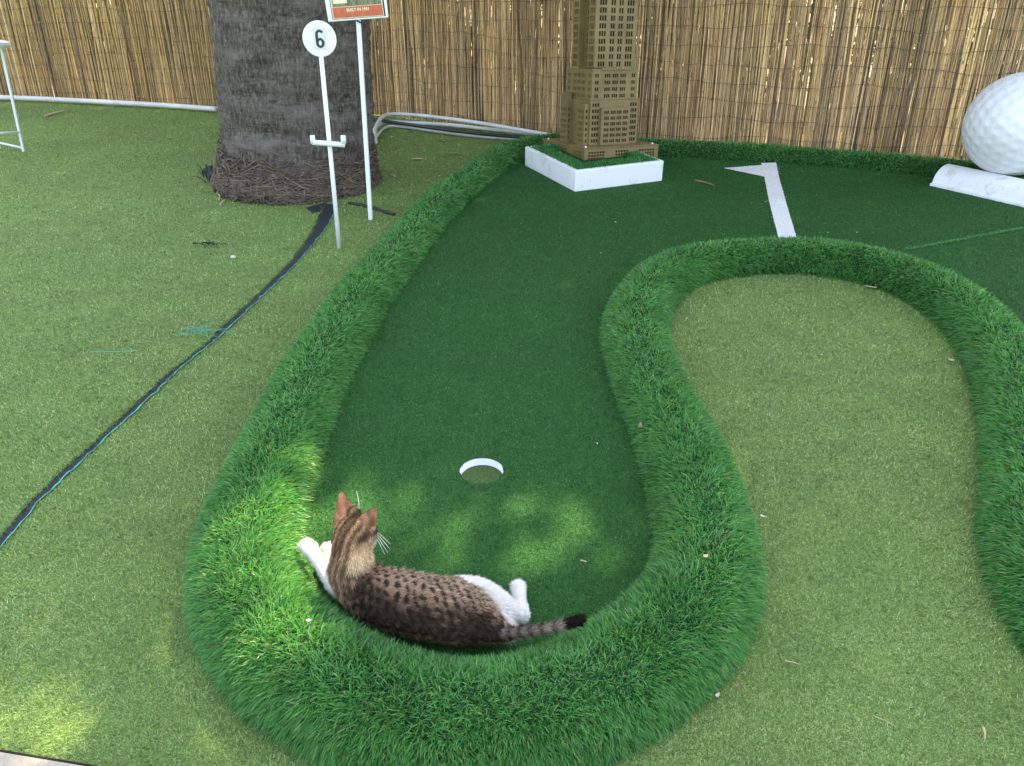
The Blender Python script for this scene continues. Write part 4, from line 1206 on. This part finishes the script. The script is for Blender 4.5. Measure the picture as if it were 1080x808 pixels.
# unseen tree added to shade the yard; leaves left out where sun patches fall
n = 180000
gx_ = rng.uniform(-5.4, 5.2, n); gy_ = rng.uniform(-1.2, 8.0, n)
fy = np.interp(gx_, fl[:, 0], fl[:, 1])
keep = gy_ < fy - np.where(gx_ < -1.2, .30, -.16)
def lit(px, py, z, a, b_):
    q = G(px, py, z); k = z / SUN.z
    return (q.x - SUN.x * k, q.y - SUN.y * k), (a, b_)
gaps = [lit(296, 560, .14, .145, .12), lit(338, 515, .07, .11, .13), lit(490, 562, ZG, .40, .13), lit(450, 520, ZG, .16, .08), lit(315, 646, .15, .05, .028),
        lit(18, 660, 0, .16, .14), lit(35, 768, 0, .10, .02), lit(5, 752, 0, .06, .03), lit(795, 492, 0, .12, .05), lit(735, 535, .14, .10, .04)]
soft = [1, .85, .80, .55, 1, .62, .8, .7, .4, .4]
Gp = np.stack([gx_, gy_], 1)
for (c_, r_), k_ in zip(gaps, soft):
    e_ = ((Gp - np.array(c_)) / (np.array(r_) + .075)) ** 2
    keep &= ~((e_.sum(1) < 1) & (rng.random(n) < k_))
Gp = Gp[keep]; n = len(Gp)
hz = rng.uniform(5.2, 7.6, n) + .5 * np.sin(Gp[:, 0] * 1.3) * np.cos(Gp[:, 1])
sv = np.array(SUN) / SUN.z
lc = np.concatenate([Gp, np.zeros((n, 1))], 1) + sv[None] * hz[:, None]
d1 = unit(rng.normal(size=(n, 3)) * np.array([1, 1, .5])); d2 = unit(np.cross(d1, rng.normal(size=(n, 3))))
ll = rng.uniform(.055, .088, n)[:, None]; lw = rng.uniform(.026, .042, n)[:, None]
V = np.stack([lc - d1 * ll, lc + d2 * lw, lc + d1 * ll, lc - d2 * lw], 1).reshape(-1, 3)
Qd = (np.arange(n) * 4)[:, None] + np.arange(4)[None]
cl = np.array([.05, .10, .028]) * rng.uniform(.7, 1.5, (n, 1))
tb_ = Vector((2.6, 9.6, 0))
tree = thing('added_shade_tree', 'unseen leafy tree added behind the reed fence to shade the yard', 'tree', tb_, 0, tilt=False)
mb = MB(); mb.tube([(0, 0, -.05), (.05, .1, 2.0), (-.1, .3, 4.0), (-.3, .4, 5.4)], [.26, .21, .17, .13], 14); mb.build('trunk', 'bark_limb', tree, True)
mb = MB()
for k in range(16):
    c_ = lc[random.randrange(n)]; e_ = Vector(c_) - tb_; s0 = Vector((-.3, .4, 5.2)); m_ = s0.lerp(e_, .5) + Vector((0, 0, .3))
    mb.tube([s0, m_, e_], [.07, .045, .012], 8)
mb.build('limb', 'bark_limb', tree, True)
V = V - np.array(tb_)[None]
link('crown', np_mesh('crown', V, None, Qd, np.repeat(cl, 4, 0), ('leaf',)), tree)

# hedge beyond the fence
n = 9000
hx = rng.uniform(-7, 7, n); hy = np.interp(hx, fl[:, 0], fl[:, 1]) + 1.9 + np.abs(rng.normal(0, .25, n)); hz = rng.uniform(.05, 1.25, n) ** .9 + .1 * np.sin(hx * 5)
lc = np.stack([hx, hy, np.maximum(hz, .05)], 1); d1 = unit(rng.normal(size=(n, 3))); d2 = unit(np.cross(d1, rng.normal(size=(n, 3))))
V = np.stack([lc - d1 * .07, lc + d2 * .03, lc + d1 * .07, lc - d2 * .03], 1).reshape(-1, 3)
cl = np.array([.13, .16, .04]) * rng.uniform(.5, 1.6, (n, 1))
ho_ = link('hedge', np_mesh('hedge', V, None, (np.arange(n) * 4)[:, None] + np.arange(4)[None], np.repeat(cl, 4, 0), ('leaf',)))
tag(ho_, 'yellowish green hedge glimpsed through gaps in the reed fence', 'hedge')

w = bpy.data.worlds.new('World'); scene.world = w; w.use_nodes = True
nt = w.node_tree; nt.nodes.clear()
sky = nt.nodes.new('ShaderNodeTexSky'); sky.sky_type = 'NISHITA'; sky.sun_disc = False
sky.sun_elevation = EL; sky.sun_rotation = AZ; sky.air_density = 1.0; sky.dust_density = 2.5; sky.ozone_density = 1.0
bg = nt.nodes.new('ShaderNodeBackground'); bg.inputs[1].default_value = .15
out = nt.nodes.new('ShaderNodeOutputWorld')
hs = nt.nodes.new('ShaderNodeHueSaturation'); hs.inputs['Saturation'].default_value = .62      # hazy bright sky
nt.links.new(sky.outputs[0], hs.inputs['Color']); nt.links.new(hs.outputs[0], bg.inputs[0]); nt.links.new(bg.outputs[0], out.inputs[0])

cam = bpy.data.cameras.new('camera'); co_ = bpy.data.objects.new('camera', cam); COL.objects.link(co_)
co_.location = (0, 0, CAM_H); co_.rotation_euler = (PI / 2 - PITCH, 0, 0)
cam.sensor_width = 36; cam.lens = 36 * FPX / W0; cam.clip_start = .02; cam.clip_end = 2000
scene.camera = co_
vs_ = scene.view_settings
vs_.view_transform = 'Standard'; vs_.look = 'None'; vs_.gamma = 1; vs_.use_curve_mapping = False
vs_.exposure = 2.35
scene.cycles.max_bounces = 8; scene.cycles.diffuse_bounces = 4; scene.cycles.transmission_bounces = 4
